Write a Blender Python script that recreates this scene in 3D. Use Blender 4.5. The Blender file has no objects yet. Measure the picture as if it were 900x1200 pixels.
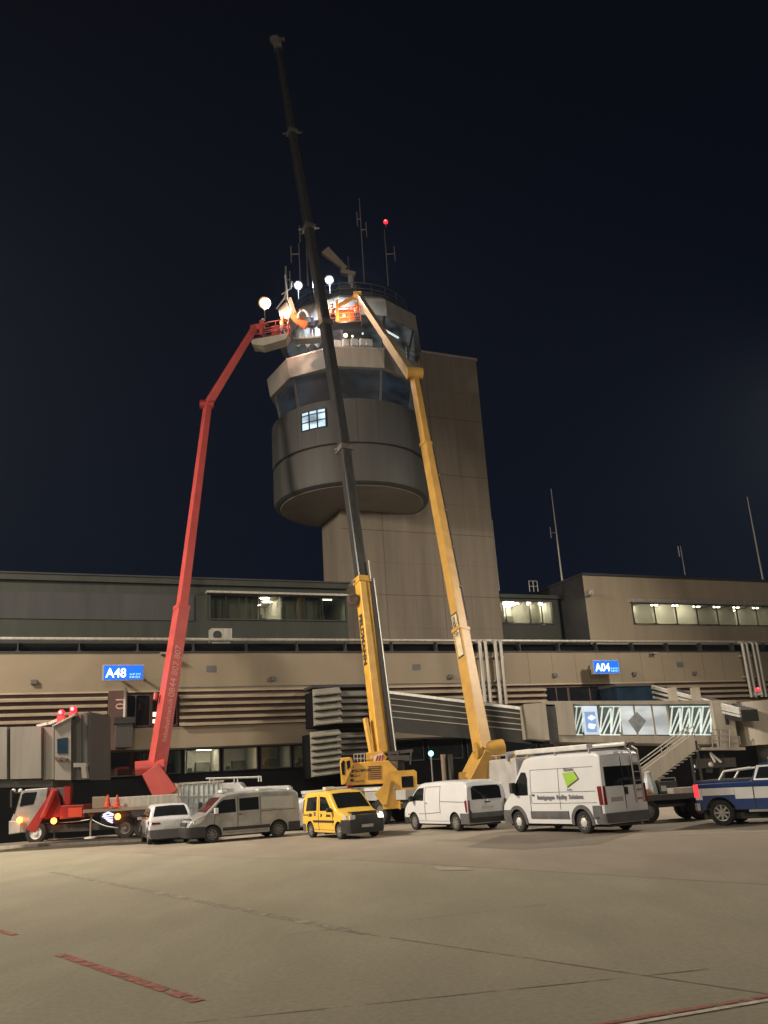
import bpy, bmesh, math, random
from mathutils import Vector, Matrix
random.seed(7)
C = bpy.context.scene.collection
scn = bpy.context.scene
PI = math.pi
# ------------------------------------------------------------------ camera
F, CX, CY, EYE = 1020.0, 450.0, 600.0, 2.15
up = Vector((-.062, 1.0, -313.0 / F)).normalized()
fw = Vector((0, 0, -1)); yy = (fw - up * fw.dot(up)).normalized(); xx = yy.cross(up)
CW = Matrix((xx, yy, up))                      # camera -> world rotation
cam = bpy.data.cameras.new('camera'); camo = bpy.data.objects.new('camera', cam); C.objects.link(camo)
camo.matrix_world = Matrix.Translation((0, 0, EYE)) @ CW.to_4x4()
cam.sensor_fit = 'VERTICAL'; cam.sensor_height = 24; cam.lens = 24 * F / 1200
cam.clip_start = .1; cam.clip_end = 3000
scn.camera = camo
# ------------------------------------------------------------------ night sky
w = bpy.data.worlds.new("World"); scn.world = w; w.use_nodes = True
nt = w.node_tree; bg = nt.nodes['Background']
tc = nt.nodes.new('ShaderNodeTexCoord'); sp = nt.nodes.new('ShaderNodeSeparateXYZ'); cr = nt.nodes.new('ShaderNodeValToRGB')
nt.links.new(tc.outputs['Generated'], sp.inputs[0]); nt.links.new(sp.outputs['Z'], cr.inputs[0]); nt.links.new(cr.outputs[0], bg.inputs[0])
cr.color_ramp.elements[0].position = 0.0; cr.color_ramp.elements[0].color = (.0036, .0060, .0140, 1)
cr.color_ramp.elements[1].position = .85; cr.color_ramp.elements[1].color = (.0020, .0023, .0042, 1)
e = cr.color_ramp.elements.new(.38); e.color = (.0024, .0037, .0090, 1)
bg.inputs[1].default_value = 1.0
# ------------------------------------------------------------------ apron floodlights (high masts beside the frame) and an added fill lamp
def area(name, loc, target, size, watts, col, spread=180):
    l = bpy.data.lights.new(name, 'AREA'); l.shape = 'DISK'; l.size = size; l.energy = watts; l.color = col
    l.spread = math.radians(spread)
    o = bpy.data.objects.new(name, l); C.objects.link(o); o.location = loc
    o.rotation_euler = (Vector(target) - Vector(loc)).to_track_quat('-Z', 'Y').to_euler()
    return o
area('floodlight', (-33, 34, 25), (0, 42, 0), 3.0, 11000, (1, .86, .68), 130)
area('floodlight', (30, 48, 24), (8, 52, 0), 3.0, 5500, (1, .87, .70), 130)
area('floodlight', (-46, 3, 29), (-4, 24, 0), 3.0, 10500, (1, .86, .68), 180)
area('floodlight', (6, -80, 34), (0, 60, 12), 8.0, 12500, (1, .86, .68), 120)  # fill lamp added far behind the camera to brighten the tower shaft
scn.view_settings.view_transform = 'Standard'; scn.view_settings.look = 'None'
scn.view_settings.exposure = 0.0; scn.view_settings.gamma = 1.0; scn.view_settings.use_curve_mapping = False
scn.render.engine = 'CYCLES'; scn.cycles.use_denoising = True; scn.cycles.max_bounces = 6
scn.cycles.sample_clamp_indirect = 3.0

# ------------------------------------------------------------------ pixel -> world (900x1200 photo)
def ray(px, py): return CW @ Vector((px - CX, CY - py, -F))
def at(px, py, Y):
    r = ray(px, py); t = Y / r.y; return Vector((r.x * t, Y, EYE + r.z * t))
def gnd(px, py, z=0.0):
    r = ray(px, py); t = (z - EYE) / r.z; return Vector((r.x * t, r.y * t, z))
def lean(px, py, Y0, z0, k):                   # point on the ray whose depth grows k metres per metre of height
    r = ray(px, py); s = r.z / r.x if 0 else r.z / r.y
    Y = (Y0 + k * (EYE - z0)) / (1 - k * s); return at(px, py, Y)

# ------------------------------------------------------------------ materials
def mat(name, col, rough=.6, metal=0.0, var=.18, scale=1.5, bump=0.0, bscale=20, emis=None, estr=0, spec=None, coat=0, streak=False):
    m = bpy.data.materials.new(name); m.use_nodes = True; t = m.node_tree; b = t.nodes['Principled BSDF']
    b.inputs['Roughness'].default_value = rough; b.inputs['Metallic'].default_value = metal
    if coat: b.inputs['Coat Weight'].default_value = coat; b.inputs['Coat Roughness'].default_value = .08
    if spec is not None: b.inputs['Specular IOR Level'].default_value = spec
    c = t.nodes.new('ShaderNodeTexCoord'); mp = t.nodes.new('ShaderNodeMapping')
    t.links.new(c.outputs['Object'], mp.inputs[0])
    if streak: mp.inputs['Scale'].default_value = (3, 3, .25)
    n = t.nodes.new('ShaderNodeTexNoise'); n.inputs['Scale'].default_value = scale; n.inputs['Detail'].default_value = 6; n.inputs['Roughness'].default_value = .6
    t.links.new(mp.outputs[0], n.inputs['Vector'])
    r = t.nodes.new('ShaderNodeValToRGB'); r.color_ramp.elements[0].position = .3; r.color_ramp.elements[1].position = .7
    r.color_ramp.elements[0].color = tuple(x * (1 - var) for x in col) + (1,); r.color_ramp.elements[1].color = tuple(min(1, x * (1 + var)) for x in col) + (1,)
    t.links.new(n.outputs['Fac'], r.inputs[0]); t.links.new(r.outputs[0], b.inputs['Base Color'])
    if bump:
        n2 = t.nodes.new('ShaderNodeTexNoise'); n2.inputs['Scale'].default_value = bscale; n2.inputs['Detail'].default_value = 4
        t.links.new(c.outputs['Object'], n2.inputs['Vector'])
        bp = t.nodes.new('ShaderNodeBump'); bp.inputs['Strength'].default_value = bump; bp.inputs['Distance'].default_value = .02
        t.links.new(n2.outputs['Fac'], bp.inputs['Height']); t.links.new(bp.outputs[0], b.inputs['Normal'])
    if emis: b.inputs['Emission Color'].default_value = tuple(emis) + (1,); b.inputs['Emission Strength'].default_value = estr
    return m
M = {}
def mk(name, *a, **k): M[name] = mat(name, *a, **k)
mk('white_paint', (.64, .66, .69), .35, 0, .05, 1.2, coat=.4)
mk('van_white', (.50, .50, .51), .35, 0, .20, 1.1, coat=.5)
mk('van_shaded', (.27, .275, .27), .35, 0, .35, 1.3, coat=.6)  # darker van white with shade and dull reflections in the colour
mk('grey_paint', (.36, .36, .35), .45, 0, .12, 1.5)
mk('yellow_car', (.78, .50, .07), .35, 0, .06, 1.2, coat=.4)
mk('crane_yellow', (.62, .35, .05), .42, 0, .2, 1.6, bump=.1, bscale=4)
mk('lift_yellow', (.50, .285, .06), .45, 0, .14, 1.2)
mk('crane_black', (.060, .060, .060), .32, .3, .3, 2, streak=True)
mk('boom_grey', (.17, .16, .15), .4, .3, .25, 2)
mk('lift_red', (.46, .070, .062), .40, 0, .14, 1.2)
mk('truck_red', (.30, .02, .018), .42, 0, .15, 1.5)
mk('blue_paint', (.012, .034, .13), .25, .1, .08, 1, coat=.6)
mk('silver_paint', (.60, .60, .60), .3, .2, .08, 1, coat=.6)
mk('black_plastic', (.025, .025, .026), .55, 0, .3, 3)
mk('grey_plastic', (.10, .10, .105), .6, 0, .2, 3)
mk('rubber', (.018, .018, .018), .85, 0, .3, 6)
mk('chassis', (.03, .03, .03), .7, 0, .4, 3)
mk('rim', (.45, .44, .42), .35, .7, .15, 4)
mk('steel_rim', (.16, .16, .16), .5, .4, .2, 4)
mk('hub_white', (.62, .62, .60), .45, .1, .15, 4)
mk('glass', (.012, .014, .016), .06, 0, .3, 1, spec=.6)
mk('glass_blue', (.015, .03, .05), .08, 0, .5, .6, spec=.7)
mk('chrome', (.6, .6, .6), .2, .9, .1, 3)
mk('steel', (.35, .34, .32), .45, .6, .2, 3)
mk('galv', (.42, .40, .36), .5, .4, .25, 2, streak=True)
mk('tail_red', (.16, .006, .008), .3, 0, .2, 3)
mk('tail_lit', (.5, .01, .02), .25, 0, .2, 3, emis=(1, .05, .06), estr=1.2)
mk('head_lamp', (.65, .65, .62), .15, .2, .2, 6)
mk('head_lit', (.8, .8, .75), .15, 0, .05, 6, emis=(1, .93, .75), estr=2.2)
mk('amber_lit', (.6, .2, .02), .4, 0, .1, 6, emis=(1, .26, .04), estr=9)
mk('amber_dim', (.6, .2, .02), .4, 0, .1, 6, emis=(1, .2, .04), estr=1.3)
mk('red_lit', (.6, .02, .02), .4, 0, .1, 6, emis=(1, .012, .025), estr=3.5)
mk('red_core', (.8, .3, .3), .4, 0, .1, 6, emis=(1, .12, .13), estr=5)
mk('lamp_white', (.8, .8, .8), .4, 0, .02, 6, emis=(.86, .93, 1), estr=60)
mk('ring_warm', (.6, .4, .25), .4, 0, .02, 6, emis=(1, .42, .20), estr=1.3)
mk('ring_cool', (.6, .6, .7), .4, 0, .02, 6, emis=(.42, .58, 1), estr=1.0)
mk('lamp_warm', (.8, .7, .5), .4, 0, .02, 6, emis=(1, .62, .34), estr=60)
mk('lamp_int', (.8, .7, .5), .4, 0, .02, 6, emis=(1, .88, .62), estr=2.0)
mk('lamp_cool', (.8, .8, .8), .4, 0, .02, 6, emis=(.75, .9, .9), estr=.8)
mk('cyan_lit', (.1, .8, .8), .4, 0, .02, 6, emis=(.2, .95, 1), estr=5)
mk('number_plate', (.55, .55, .52), .5, 0, .05, 3)
mk('text_dark', (.03, .03, .035), .6, 0, .1, 3)
mk('text_grey', (.14, .14, .17), .6, 0, .1, 3)
mk('text_pale', (.62, .38, .35), .6, 0, .1, 3)
mk('green_logo', (.30, .52, .05), .5, 0, .08, 3)
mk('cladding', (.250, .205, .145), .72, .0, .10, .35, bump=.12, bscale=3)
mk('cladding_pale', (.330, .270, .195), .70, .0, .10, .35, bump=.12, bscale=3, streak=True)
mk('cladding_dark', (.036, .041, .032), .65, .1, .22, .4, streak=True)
mk('cladding_grey', (.048, .049, .050), .6, .1, .18, .35, streak=True)
mk('roof_edge', (.04, .04, .042), .6, .2, .2, 1)
mk('louver', (.40, .335, .25), .55, .2, .16, .8)
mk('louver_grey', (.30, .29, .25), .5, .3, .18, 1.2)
mk('dark_wall', (.006, .006, .006), .9, 0, .4, .6, spec=.1)  # near black: shade under the overhang is put into the colour
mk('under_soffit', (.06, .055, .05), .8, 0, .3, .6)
mk('concrete_tower', (.205, .172, .134), .85, 0, .15, .5, bump=.2, bscale=6, streak=True)
mk('tower_metal', (.058, .057, .054), .62, .05, .13, .5, streak=True)
mk('tower_under', (.26, .235, .20), .7, .0, .15, .4)
mk('cornice', (.31, .295, .27), .65, .0, .12, .6, streak=True)
mk('bridge_metal', (.42, .38, .32), .55, .1, .14, .8, streak=True)
mk('bridge_dark', (.06, .058, .054), .6, .1, .2, .8, streak=True)
mk('rust_brown', (.10, .055, .045), .7, 0, .25, 1)
mk('tan_metal', (.27, .22, .17), .5, .1, .12, 1)
mk('orange_sling', (.60, .15, .04), .6, 0, .15, 3)
mk('sheet', (.45, .50, .52), .5, 0, .3, 4, bump=.3, bscale=6)
mk('hivis', (.80, .22, .03), .7, 0, .15, 8)
mk('hivis_yellow', (.60, .62, .05), .7, 0, .15, 8)
mk('jacket_red', (.55, .06, .05), .7, 0, .2, 8)
mk('jeans', (.05, .07, .12), .85, 0, .2, 8)
mk('skin', (.50, .30, .22), .6, 0, .1, 8)
mk('helmet_blue', (.10, .22, .55), .35, 0, .05, 8)
mk('helmet_white', (.75, .75, .72), .35, 0, .05, 8)
mk('cone_red', (.65, .07, .03), .55, 0, .1, 6)
mk('wood', (.42, .26, .13), .7, 0, .3, 5)
mk('tarp', (.22, .22, .24), .6, 0, .3, 3)
mk('paint_red', (.42, .07, .055), .75, 0, .35, 9)
mk('paint_white', (.62, .58, .50), .7, 0, .22, 9)
mk('sign_blue', (.01, .10, .6), .4, 0, .05, 3, emis=(.0, .115, .80), estr=1.05)
mk('sign_white', (.8, .8, .8), .4, 0, .02, 3, emis=(.75, .95, 1), estr=1.6)
mk('sign_cyan', (.4, .7, .9), .4, 0, .02, 3, emis=(.15, .62, 1), estr=1.0)
def worn(name, col, amount, sc):
    m = mat(name, col, .75, 0, .25, 9); t = m.node_tree; b_ = t.nodes['Principled BSDF']; out = t.nodes['Material Output']
    c = t.nodes.new('ShaderNodeTexCoord'); n = t.nodes.new('ShaderNodeTexNoise'); n.inputs['Scale'].default_value = sc; n.inputs['Detail'].default_value = 8; n.inputs['Roughness'].default_value = .7
    t.links.new(c.outputs['Object'], n.inputs['Vector']); r_ = t.nodes.new('ShaderNodeValToRGB'); r_.color_ramp.elements[0].position = amount - .07; r_.color_ramp.elements[1].position = amount + .07
    t.links.new(n.outputs['Fac'], r_.inputs[0]); tr = t.nodes.new('ShaderNodeBsdfTransparent'); mx = t.nodes.new('ShaderNodeMixShader')
    t.links.new(r_.outputs[0], mx.inputs[0]); t.links.new(tr.outputs[0], mx.inputs[1]); t.links.new(b_.outputs[0], mx.inputs[2]); t.links.new(mx.outputs[0], out.inputs[0]); M[name] = m
worn('paint_red', (.36, .135, .105), .45, 6); worn('paint_white', (.55, .50, .42), .40, 5); worn('joint', (.19, .17, .13), .48, 1.3); worn('joint_pale', (.34, .305, .24), .50, 1.0); worn('stain', (.215, .195, .150), .60, .7)
def clear(name, tint, gl):
    m = bpy.data.materials.new(name); m.use_nodes = True; t = m.node_tree; t.nodes.remove(t.nodes['Principled BSDF']); out = t.nodes['Material Output']
    tr = t.nodes.new('ShaderNodeBsdfTransparent'); tr.inputs[0].default_value = tint + (1,); g = t.nodes.new('ShaderNodeBsdfGlossy'); g.inputs['Roughness'].default_value = .04
    n = t.nodes.new('ShaderNodeTexNoise'); n.inputs['Scale'].default_value = .7; ml = t.nodes.new('ShaderNodeMath'); ml.operation = 'MULTIPLY'; ml.inputs[1].default_value = gl * 2
    t.links.new(n.outputs['Fac'], ml.inputs[0]); mx = t.nodes.new('ShaderNodeMixShader'); t.links.new(ml.outputs[0], mx.inputs[0]); t.links.new(tr.outputs[0], mx.inputs[1]); t.links.new(g.outputs[0], mx.inputs[2]); t.links.new(mx.outputs[0], out.inputs[0]); M[name] = m
clear('clear_pane', (.80, .82, .76), .09)
def lit_pane(name, col, strength, dark):
    m = bpy.data.materials.new(name); m.use_nodes = True; t = m.node_tree; b = t.nodes['Principled BSDF']
    c = t.nodes.new('ShaderNodeTexCoord'); n = t.nodes.new('ShaderNodeTexNoise'); n.inputs['Scale'].default_value = .45; n.inputs['Detail'].default_value = 2
    mp = t.nodes.new('ShaderNodeMapping'); mp.inputs['Scale'].default_value = (1, 1, 2.4)
    t.links.new(c.outputs['Object'], mp.inputs[0]); t.links.new(mp.outputs[0], n.inputs['Vector'])
    r = t.nodes.new('ShaderNodeValToRGB'); r.color_ramp.elements[0].position = .36; r.color_ramp.elements[1].position = .64
    r.color_ramp.elements[0].color = tuple(x * dark for x in col) + (1,); r.color_ramp.elements[1].color = tuple(col) + (1,)
    t.links.new(n.outputs['Fac'], r.inputs[0]); t.links.new(r.outputs[0], b.inputs['Emission Color'])
    b.inputs['Base Color'].default_value = (.03, .03, .03, 1); b.inputs['Roughness'].default_value = .12
    b.inputs['Emission Strength'].default_value = strength
    M[name] = m
lit_pane('pane_bright', (1, .86, .66), 1.0, .4)
lit_pane('pane_mid', (.62, .60, .50), .28, .35)
lit_pane('pane_dim', (.30, .33, .30), .16, .35)
lit_pane('pane_green', (.22, .30, .20), .22, .4)
lit_pane('pane_blue', (.10, .17, .25), .11, .15)
lit_pane('pane_cabin', (.45, .50, .50), .14, .12)
lit_pane('pane_screen', (.62, .85, 1.0), 1.5, .25)

mk('pale_concrete', (.36, .32, .26), .8, 0, .15, 3)
# ------------------------------------------------------------------ mesh helpers
def V(*a): return Vector(a)
class MB:
    def __init__(s): s.v = []; s.f = []
    def add(s, vs, fs):
        o = len(s.v); s.v += [Vector(p) for p in vs]; s.f += [tuple(i + o for i in f) for f in fs]; return s
    def box(s, x0, x1, y0, y1, z0, z1):
        return s.add([(x, y, z) for z in (z0, z1) for y in (y0, y1) for x in (x0, x1)],
                     [(0, 2, 3, 1), (4, 5, 7, 6), (0, 1, 5, 4), (2, 6, 7, 3), (0, 4, 6, 2), (1, 3, 7, 5)])
    def beam(s, p, q, w0, h0=None, w1=None, h1=None, upv=(0, 0, 1), roll=0):
        p = Vector(p); q = Vector(q); h0 = w0 if h0 is None else h0; w1 = w0 if w1 is None else w1; h1 = h0 if h1 is None else h1
        d = (q - p).normalized(); u = Vector(upv)
        if abs(d.dot(u)) > .985: u = Vector((0, 1, 0))
        a = d.cross(u).normalized(); b = a.cross(d).normalized()
        if roll: R = Matrix.Rotation(roll, 3, d); a = R @ a; b = R @ b
        vs = []
        for c, ww, hh in ((p, w0, h0), (q, w1, h1)):
            for sa, sb in ((-1, -1), (1, -1), (1, 1), (-1, 1)): vs.append(c + a * sa * ww / 2 + b * sb * hh / 2)
        return s.add(vs, [(3, 2, 1, 0), (4, 5, 6, 7), (0, 1, 5, 4), (1, 2, 6, 5), (2, 3, 7, 6), (3, 0, 4, 7)])
    def tube(s, p, q, r0, r1=None, n=10):
        p = Vector(p); q = Vector(q); r1 = r0 if r1 is None else r1; d = (q - p).normalized()
        u = Vector((0, 0, 1)) if abs(d.z) < .9 else Vector((1, 0, 0)); a = d.cross(u).normalized(); b = a.cross(d)
        vs = []
        for c, r in ((p, r0), (q, r1)):
            for i in range(n): t = 2 * PI * i / n; vs.append(c + (a * math.cos(t) + b * math.sin(t)) * r)
        return s.add(vs, [tuple(range(n - 1, -1, -1)), tuple(range(n, 2 * n))] + [(i, (i + 1) % n, n + (i + 1) % n, n + i) for i in range(n)])
    def path(s, pts, r, n=8):
        for a, b in zip(pts[:-1], pts[1:]): s.tube(a, b, r, n=n)
        return s
    def prism(s, pts, vec):
        n = len(pts); vec = Vector(vec); pts = [Vector(p) for p in pts]
        return s.add(pts + [p + vec for p in pts], [tuple(range(n - 1, -1, -1)), tuple(range(n, 2 * n))] + [(i, (i + 1) % n, n + (i + 1) % n, n + i) for i in range(n)])
    def lathe(s, prof, c=(0, 0, 0), n=24, axis='z', a0=0, a1=2 * PI):
        c = Vector(c); full = abs(a1 - a0 - 2 * PI) < 1e-4; m = n if full else n + 1; vs = []
        for r, h in prof:
            for i in range(m):
                t = a0 + (a1 - a0) * i / n; x, y = r * math.cos(t), r * math.sin(t)
                vs.append(c + (Vector((x, y, h)) if axis == 'z' else Vector((x, h, y)) if axis == 'y' else Vector((h, x, y))))
        fs = []
        for j in range(len(prof) - 1):
            for i in range(n if full else n):
                k = (i + 1) % m; fs.append((j * m + i, j * m + k, (j + 1) * m + k, (j + 1) * m + i))
        return s.add(vs, fs)
    def ball(s, c, r, n=12, sz=1.0):
        k = n // 2; return s.lathe([(max(1e-4, r * math.sin(PI * i / k)), -r * sz * math.cos(PI * i / k)) for i in range(k + 1)], c, n)
    def build(s, name, m, parent=None, smooth=False, label=None, off=None, bevel=0):
        me = bpy.data.meshes.new(name)
        vs = [p - off for p in s.v] if off is not None else s.v
        me.from_pydata([tuple(p) for p in vs], [], s.f); me.update()
        bm = bmesh.new(); bm.from_mesh(me); bmesh.ops.remove_doubles(bm, verts=bm.verts, dist=1e-5)
        bmesh.ops.recalc_face_normals(bm, faces=bm.faces); bm.to_mesh(me); bm.free()
        if smooth:
            me.polygons.foreach_set('use_smooth', [True] * len(me.polygons))
            try: me.set_sharp_from_angle(angle=math.radians(38))
            except Exception: pass
        me.materials.append(M[m] if isinstance(m, str) else m)
        o = bpy.data.objects.new(name, me); C.objects.link(o); o.parent = parent
        if bevel:
            md = o.modifiers.new('bevel', 'BEVEL'); md.width = bevel; md.segments = 2; md.limit_method = 'ANGLE'
        if label: o['label'] = label
        return o
def empty(name, loc=(0, 0, 0), rz=0): 
    o = bpy.data.objects.new(name, None); C.objects.link(o); o.location = loc; o.rotation_euler = (0, 0, rz); o.empty_display_size = .3; return o
def tag(o, label, cat, group=None):
    o['label'] = label; o['category'] = cat
    if group: o['group'] = group
    return o
def struct(o): o['kind'] = 'structure'; return o
def kids(o): return [c for c in bpy.data.objects if c.parent == o]
def copy_tree(o, parent=None):
    c = o.copy(); C.objects.link(c); c.parent = parent
    for ch in kids(o): copy_tree(ch, c)
    return c
def text(name, s, size, m, parent, loc, xdir, zdir, depth=.004, bold=0.0, shear=0, align='LEFT', stretch=1.0):
    cu = bpy.data.curves.new(name, 'FONT'); cu.body = s; cu.size = size; cu.extrude = depth; cu.offset = bold; cu.shear = shear
    cu.align_x = align; cu.resolution_u = 3
    t = bpy.data.objects.new('tmp', cu); C.objects.link(t); bpy.context.view_layer.update()
    me = bpy.data.meshes.new_from_object(t.evaluated_get(bpy.context.evaluated_depsgraph_get()))
    bpy.data.objects.remove(t); bpy.data.curves.remove(cu)
    X = Vector(xdir).normalized() * stretch; Z = Vector(zdir).normalized(); N = Vector(xdir).normalized().cross(Z)
    for v in me.vertices: v.co = Vector(loc) + X * v.co.x + Z * v.co.y + N * v.co.z
    me.name = name; me.materials.clear(); me.materials.append(M[m])
    o = bpy.data.objects.new(name, me); C.objects.link(o); o.parent = parent; return o

# ------------------------------------------------------------------ ground
def ground_mat(name, c1, c2, c3, sc, joints=False):
    m = bpy.data.materials.new(name); m.use_nodes = True; t = m.node_tree; b = t.nodes['Principled BSDF']
    b.inputs['Roughness'].default_value = .82; b.inputs['Specular IOR Level'].default_value = .3
    c = t.nodes.new('ShaderNodeTexCoord')
    mp = t.nodes.new('ShaderNodeMapping'); mp.inputs['Rotation'].default_value[2] = -.6; mp.inputs['Scale'].default_value = (1, .35, 1)
    t.links.new(c.outputs['Object'], mp.inputs[0])
    n1 = t.nodes.new('ShaderNodeTexNoise'); n1.inputs['Scale'].default_value = sc; n1.inputs['Detail'].default_value = 9; n1.inputs['Roughness'].default_value = .62
    n2 = t.nodes.new('ShaderNodeTexNoise'); n2.inputs['Scale'].default_value = .16; n2.inputs['Detail'].default_value = 3
    n3 = t.nodes.new('ShaderNodeTexNoise'); n3.inputs['Scale'].default_value = 14; n3.inputs['Detail'].default_value = 6
    for n, src in ((n1, mp), (n2, c), (n3, c)): t.links.new(src.outputs[0] if src is mp else c.outputs['Object'], n.inputs['Vector'])
    r = t.nodes.new('ShaderNodeValToRGB'); r.color_ramp.elements[0].position = .3; r.color_ramp.elements[1].position = .72
    r.color_ramp.elements[0].color = c1 + (1,); r.color_ramp.elements[1].color = c2 + (1,)
    t.links.new(n1.outputs['Fac'], r.inputs[0]); r.color_ramp.elements[0].position = .38; r.color_ramp.elements[1].position = .64
    mx = t.nodes.new('ShaderNodeMixRGB'); mx.inputs[2].default_value = c3 + (1,); t.links.new(r.outputs[0], mx.inputs[1])
    r2 = t.nodes.new('ShaderNodeValToRGB'); r2.color_ramp.elements[0].position = .42; r2.color_ramp.elements[1].position = .66; t.links.new(n2.outputs['Fac'], r2.inputs[0])
    mm = t.nodes.new('ShaderNodeMath'); mm.operation = 'MULTIPLY'; mm.inputs[1].default_value = .55; t.links.new(r2.outputs[0], mm.inputs[0]); t.links.new(mm.outputs[0], mx.inputs[0])
    mx2 = t.nodes.new('ShaderNodeMixRGB'); mx2.blend_type = 'OVERLAY'; mx2.inputs[0].default_value = .28
    t.links.new(mx.outputs[0], mx2.inputs[1]); t.links.new(n3.outputs['Fac'], mx2.inputs[2]); t.links.new(mx2.outputs[0], b.inputs['Base Color'])
    bp = t.nodes.new('ShaderNodeBump'); bp.inputs['Strength'].default_value = .35; bp.inputs['Distance'].default_value = .01
    t.links.new(n3.outputs['Fac'], bp.inputs['Height']); t.links.new(bp.outputs[0], b.inputs['Normal'])
    M[name] = m
ground_mat('concrete_apron', (.268, .246, .184), (.325, .296, .222), (.262, .242, .184), .6)
ground_mat('concrete_light', (.270, .232, .185), (.330, .286, .228), (.240, .206, .165), .5)
ground_mat('dark_patch', (.195, .170, .140), (.225, .195, .160), (.18, .16, .13), .8)
ground_mat('pavement', (.16, .14, .12), (.20, .175, .145), (.12, .11, .09), .8)
def sheet(name, pts, z, m):
    b = MB(); b.add([(p[0], p[1], z) for p in pts], [tuple(range(len(pts)))]); return struct(b.build(name, m))
sheet('ground', [(-900, -300), (900, -300), (900, 1500), (-900, 1500)], 0, 'concrete_apron')
edge = [gnd(0, 993), gnd(200, 1002), gnd(430, 1009), gnd(620, 1020), gnd(900, 1037)]
L0 = edge[0] + (edge[0] - edge[1]) * 3; R0 = edge[-1] + (edge[-1] - edge[-2]) * 6
b = MB(); es = [L0] + edge + [R0]; far = [V(p.x * 3, 90, 0) if abs(p.x) > 20 else V(p.x * 3, 90, 0) for p in es]; far[0] = V(-160, 90, 0); far[-1] = V(160, 90, 0)
for i in range(1, len(far) - 1): far[i] = V(-160 + 320 * i / (len(far) - 1), 90, 0)
b.add([(p.x, p.y, .004) for p in es + far], [(i, i + 1, len(es) + i + 1, len(es) + i) for i in range(len(es) - 1)]); struct(b.build('taxiway_strip', 'concrete_light'))
sheet('ground_patch', [gnd(545, 993), gnd(588, 979), gnd(752, 974), gnd(700, 990), gnd(610, 996)], .008, 'dark_patch')  # darker patch laid on the ground
sheet('ground_patch', [gnd(508, 1016), gnd(545, 1017), gnd(553, 1020), gnd(515, 1020)], .009, 'pale_concrete')
def strip(name, a, b, wd, z, m):
    a = Vector(a); b = Vector(b); d = (b - a).normalized(); n = V(-d.y, d.x, 0) * wd / 2
    return sheet(name, [a - n, b - n, b + n, a + n], z, m)
a0, a1 = gnd(430, 1095), gnd(900, 1165); dA = (a1 - a0).normalized()
strip('paving_joint', a0 - dA * 1, a1 + dA * 30, .035, .0045, 'joint')
strip('paving_joint', gnd(60, 1022), gnd(430, 1095), .22, .0047, 'joint_pale')
b0, b1 = gnd(230, 1198), gnd(800, 1139); dBj = (b1 - b0).normalized()
strip('paving_joint', b0 - dBj * 12, b1 + dBj * .3, .028, .0049, 'joint')
strip('paving_joint', gnd(300, 1100), gnd(640, 1060), .02, .0049, 'joint')
r0, r1 = gnd(70, 1119), gnd(233, 1174); dr = (r1 - r0).normalized()
strip('painted_line', r0, r1, .16, .010, 'paint_red')
strip('painted_line', r0 - dr * 7.5, gnd(17, 1096), .13, .010, 'paint_red')
q0, q1 = gnd(700, 1202), gnd(900, 1168); dq = (q1 - q0).normalized(); nq = V(-dq.y, dq.x, 0)
strip('painted_line', q0 - dq * 3, q1 + dq * 20, .085, .010, 'paint_red')
strip('painted_line', q0 - nq * .12 - dq * 3, q1 - nq * .12 + dq * 20, .075, .0102, 'paint_white')
strip('painted_line', gnd(790, 978), gnd(900, 980) + V(8, -1.2, 0), .14, .012, 'paint_white')
k0, k1 = gnd(0, 994.5), gnd(160, 986.5); dk = (k1 - k0).normalized(); nk = V(-dk.y, dk.x, 0)
ks, ke = k0 - dk * 25, k1 + dk * 3
b = MB(); b.prism([ks, ke, ke + nk * .18, ks + nk * .18], (0, 0, .12)); struct(b.build('kerb', 'galv'))
b = MB(); b.prism([ks + nk * .18, ke + nk * .18, ke + nk * 2.2, ks + nk * 2.2], (0, 0, .115)); struct(b.build('pavement', 'pavement'))

# ------------------------------------------------------------------ dock building (local frame: x along facade, y away from camera)
TH = math.atan2(.4011, .9160)
B0 = V(-.546, 60, 0)
UD = V(math.cos(TH), math.sin(TH), 0); ND = V(-UD.y, UD.x, 0)
def fp(px, py, v=0):                        # pixel -> (u, z) on the plane y=v of the building frame
    r = ray(px, py); o = V(0, 0, EYE); q = B0 + ND * v; t = (q - o).dot(ND) / r.dot(ND); p = o + r * t
    return (p - B0).dot(UD), p.z
def bw(u, v, z): return B0 + UD * u + ND * v + V(0, 0, z)     # building frame -> world
def bthing(name, label, cat, group=None): return tag(empty(name, B0, TH), label, cat, group)

dock = bthing('dock_building', 'long low terminal dock with beige cladding band, louvres and ground floor windows', 'building')
U0, U1 = -75.0, 75.0
MB().box(U0, U1, -.25, 8, 8.12, 10.42).build('cladding_band', 'cladding', dock)
b = MB(); u = 9.2
while u < U1: b.box(u, u + .018, -.256, -.25, 8.13, 10.41); u += 2.04
b.build('cladding_seams', 'rust_brown', dock)
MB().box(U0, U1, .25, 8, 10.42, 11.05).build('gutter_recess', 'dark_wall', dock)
MB().box(U0, U1, -.32, .3, 10.42, 10.50).build('band_coping', 'roof_edge', dock)
MB().box(U0, U1, -.30, -.25, 8.02, 8.12).build('band_drip_edge', 'louver', dock)
b = MB(); b.tube((U0, -.2, 11.25), (U1, -.2, 11.25), .11, n=12)
b.build('roof_pipe', 'galv', dock, smooth=True)
b = MB(); u = U0 + .7
while u < U1:
    b = MB(); b.box(u - .03, u + .03, -.24, .25, 10.5, 11.16); b.box(u - .1, u + .1, -.24, .25, 10.5, 10.58); b.build('pipe_bracket', 'roof_edge', dock); u += 3.4
MB().box(U0, U1, .3, 9, 11.05, 11.1).build('roof', 'roof_edge', dock)
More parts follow.
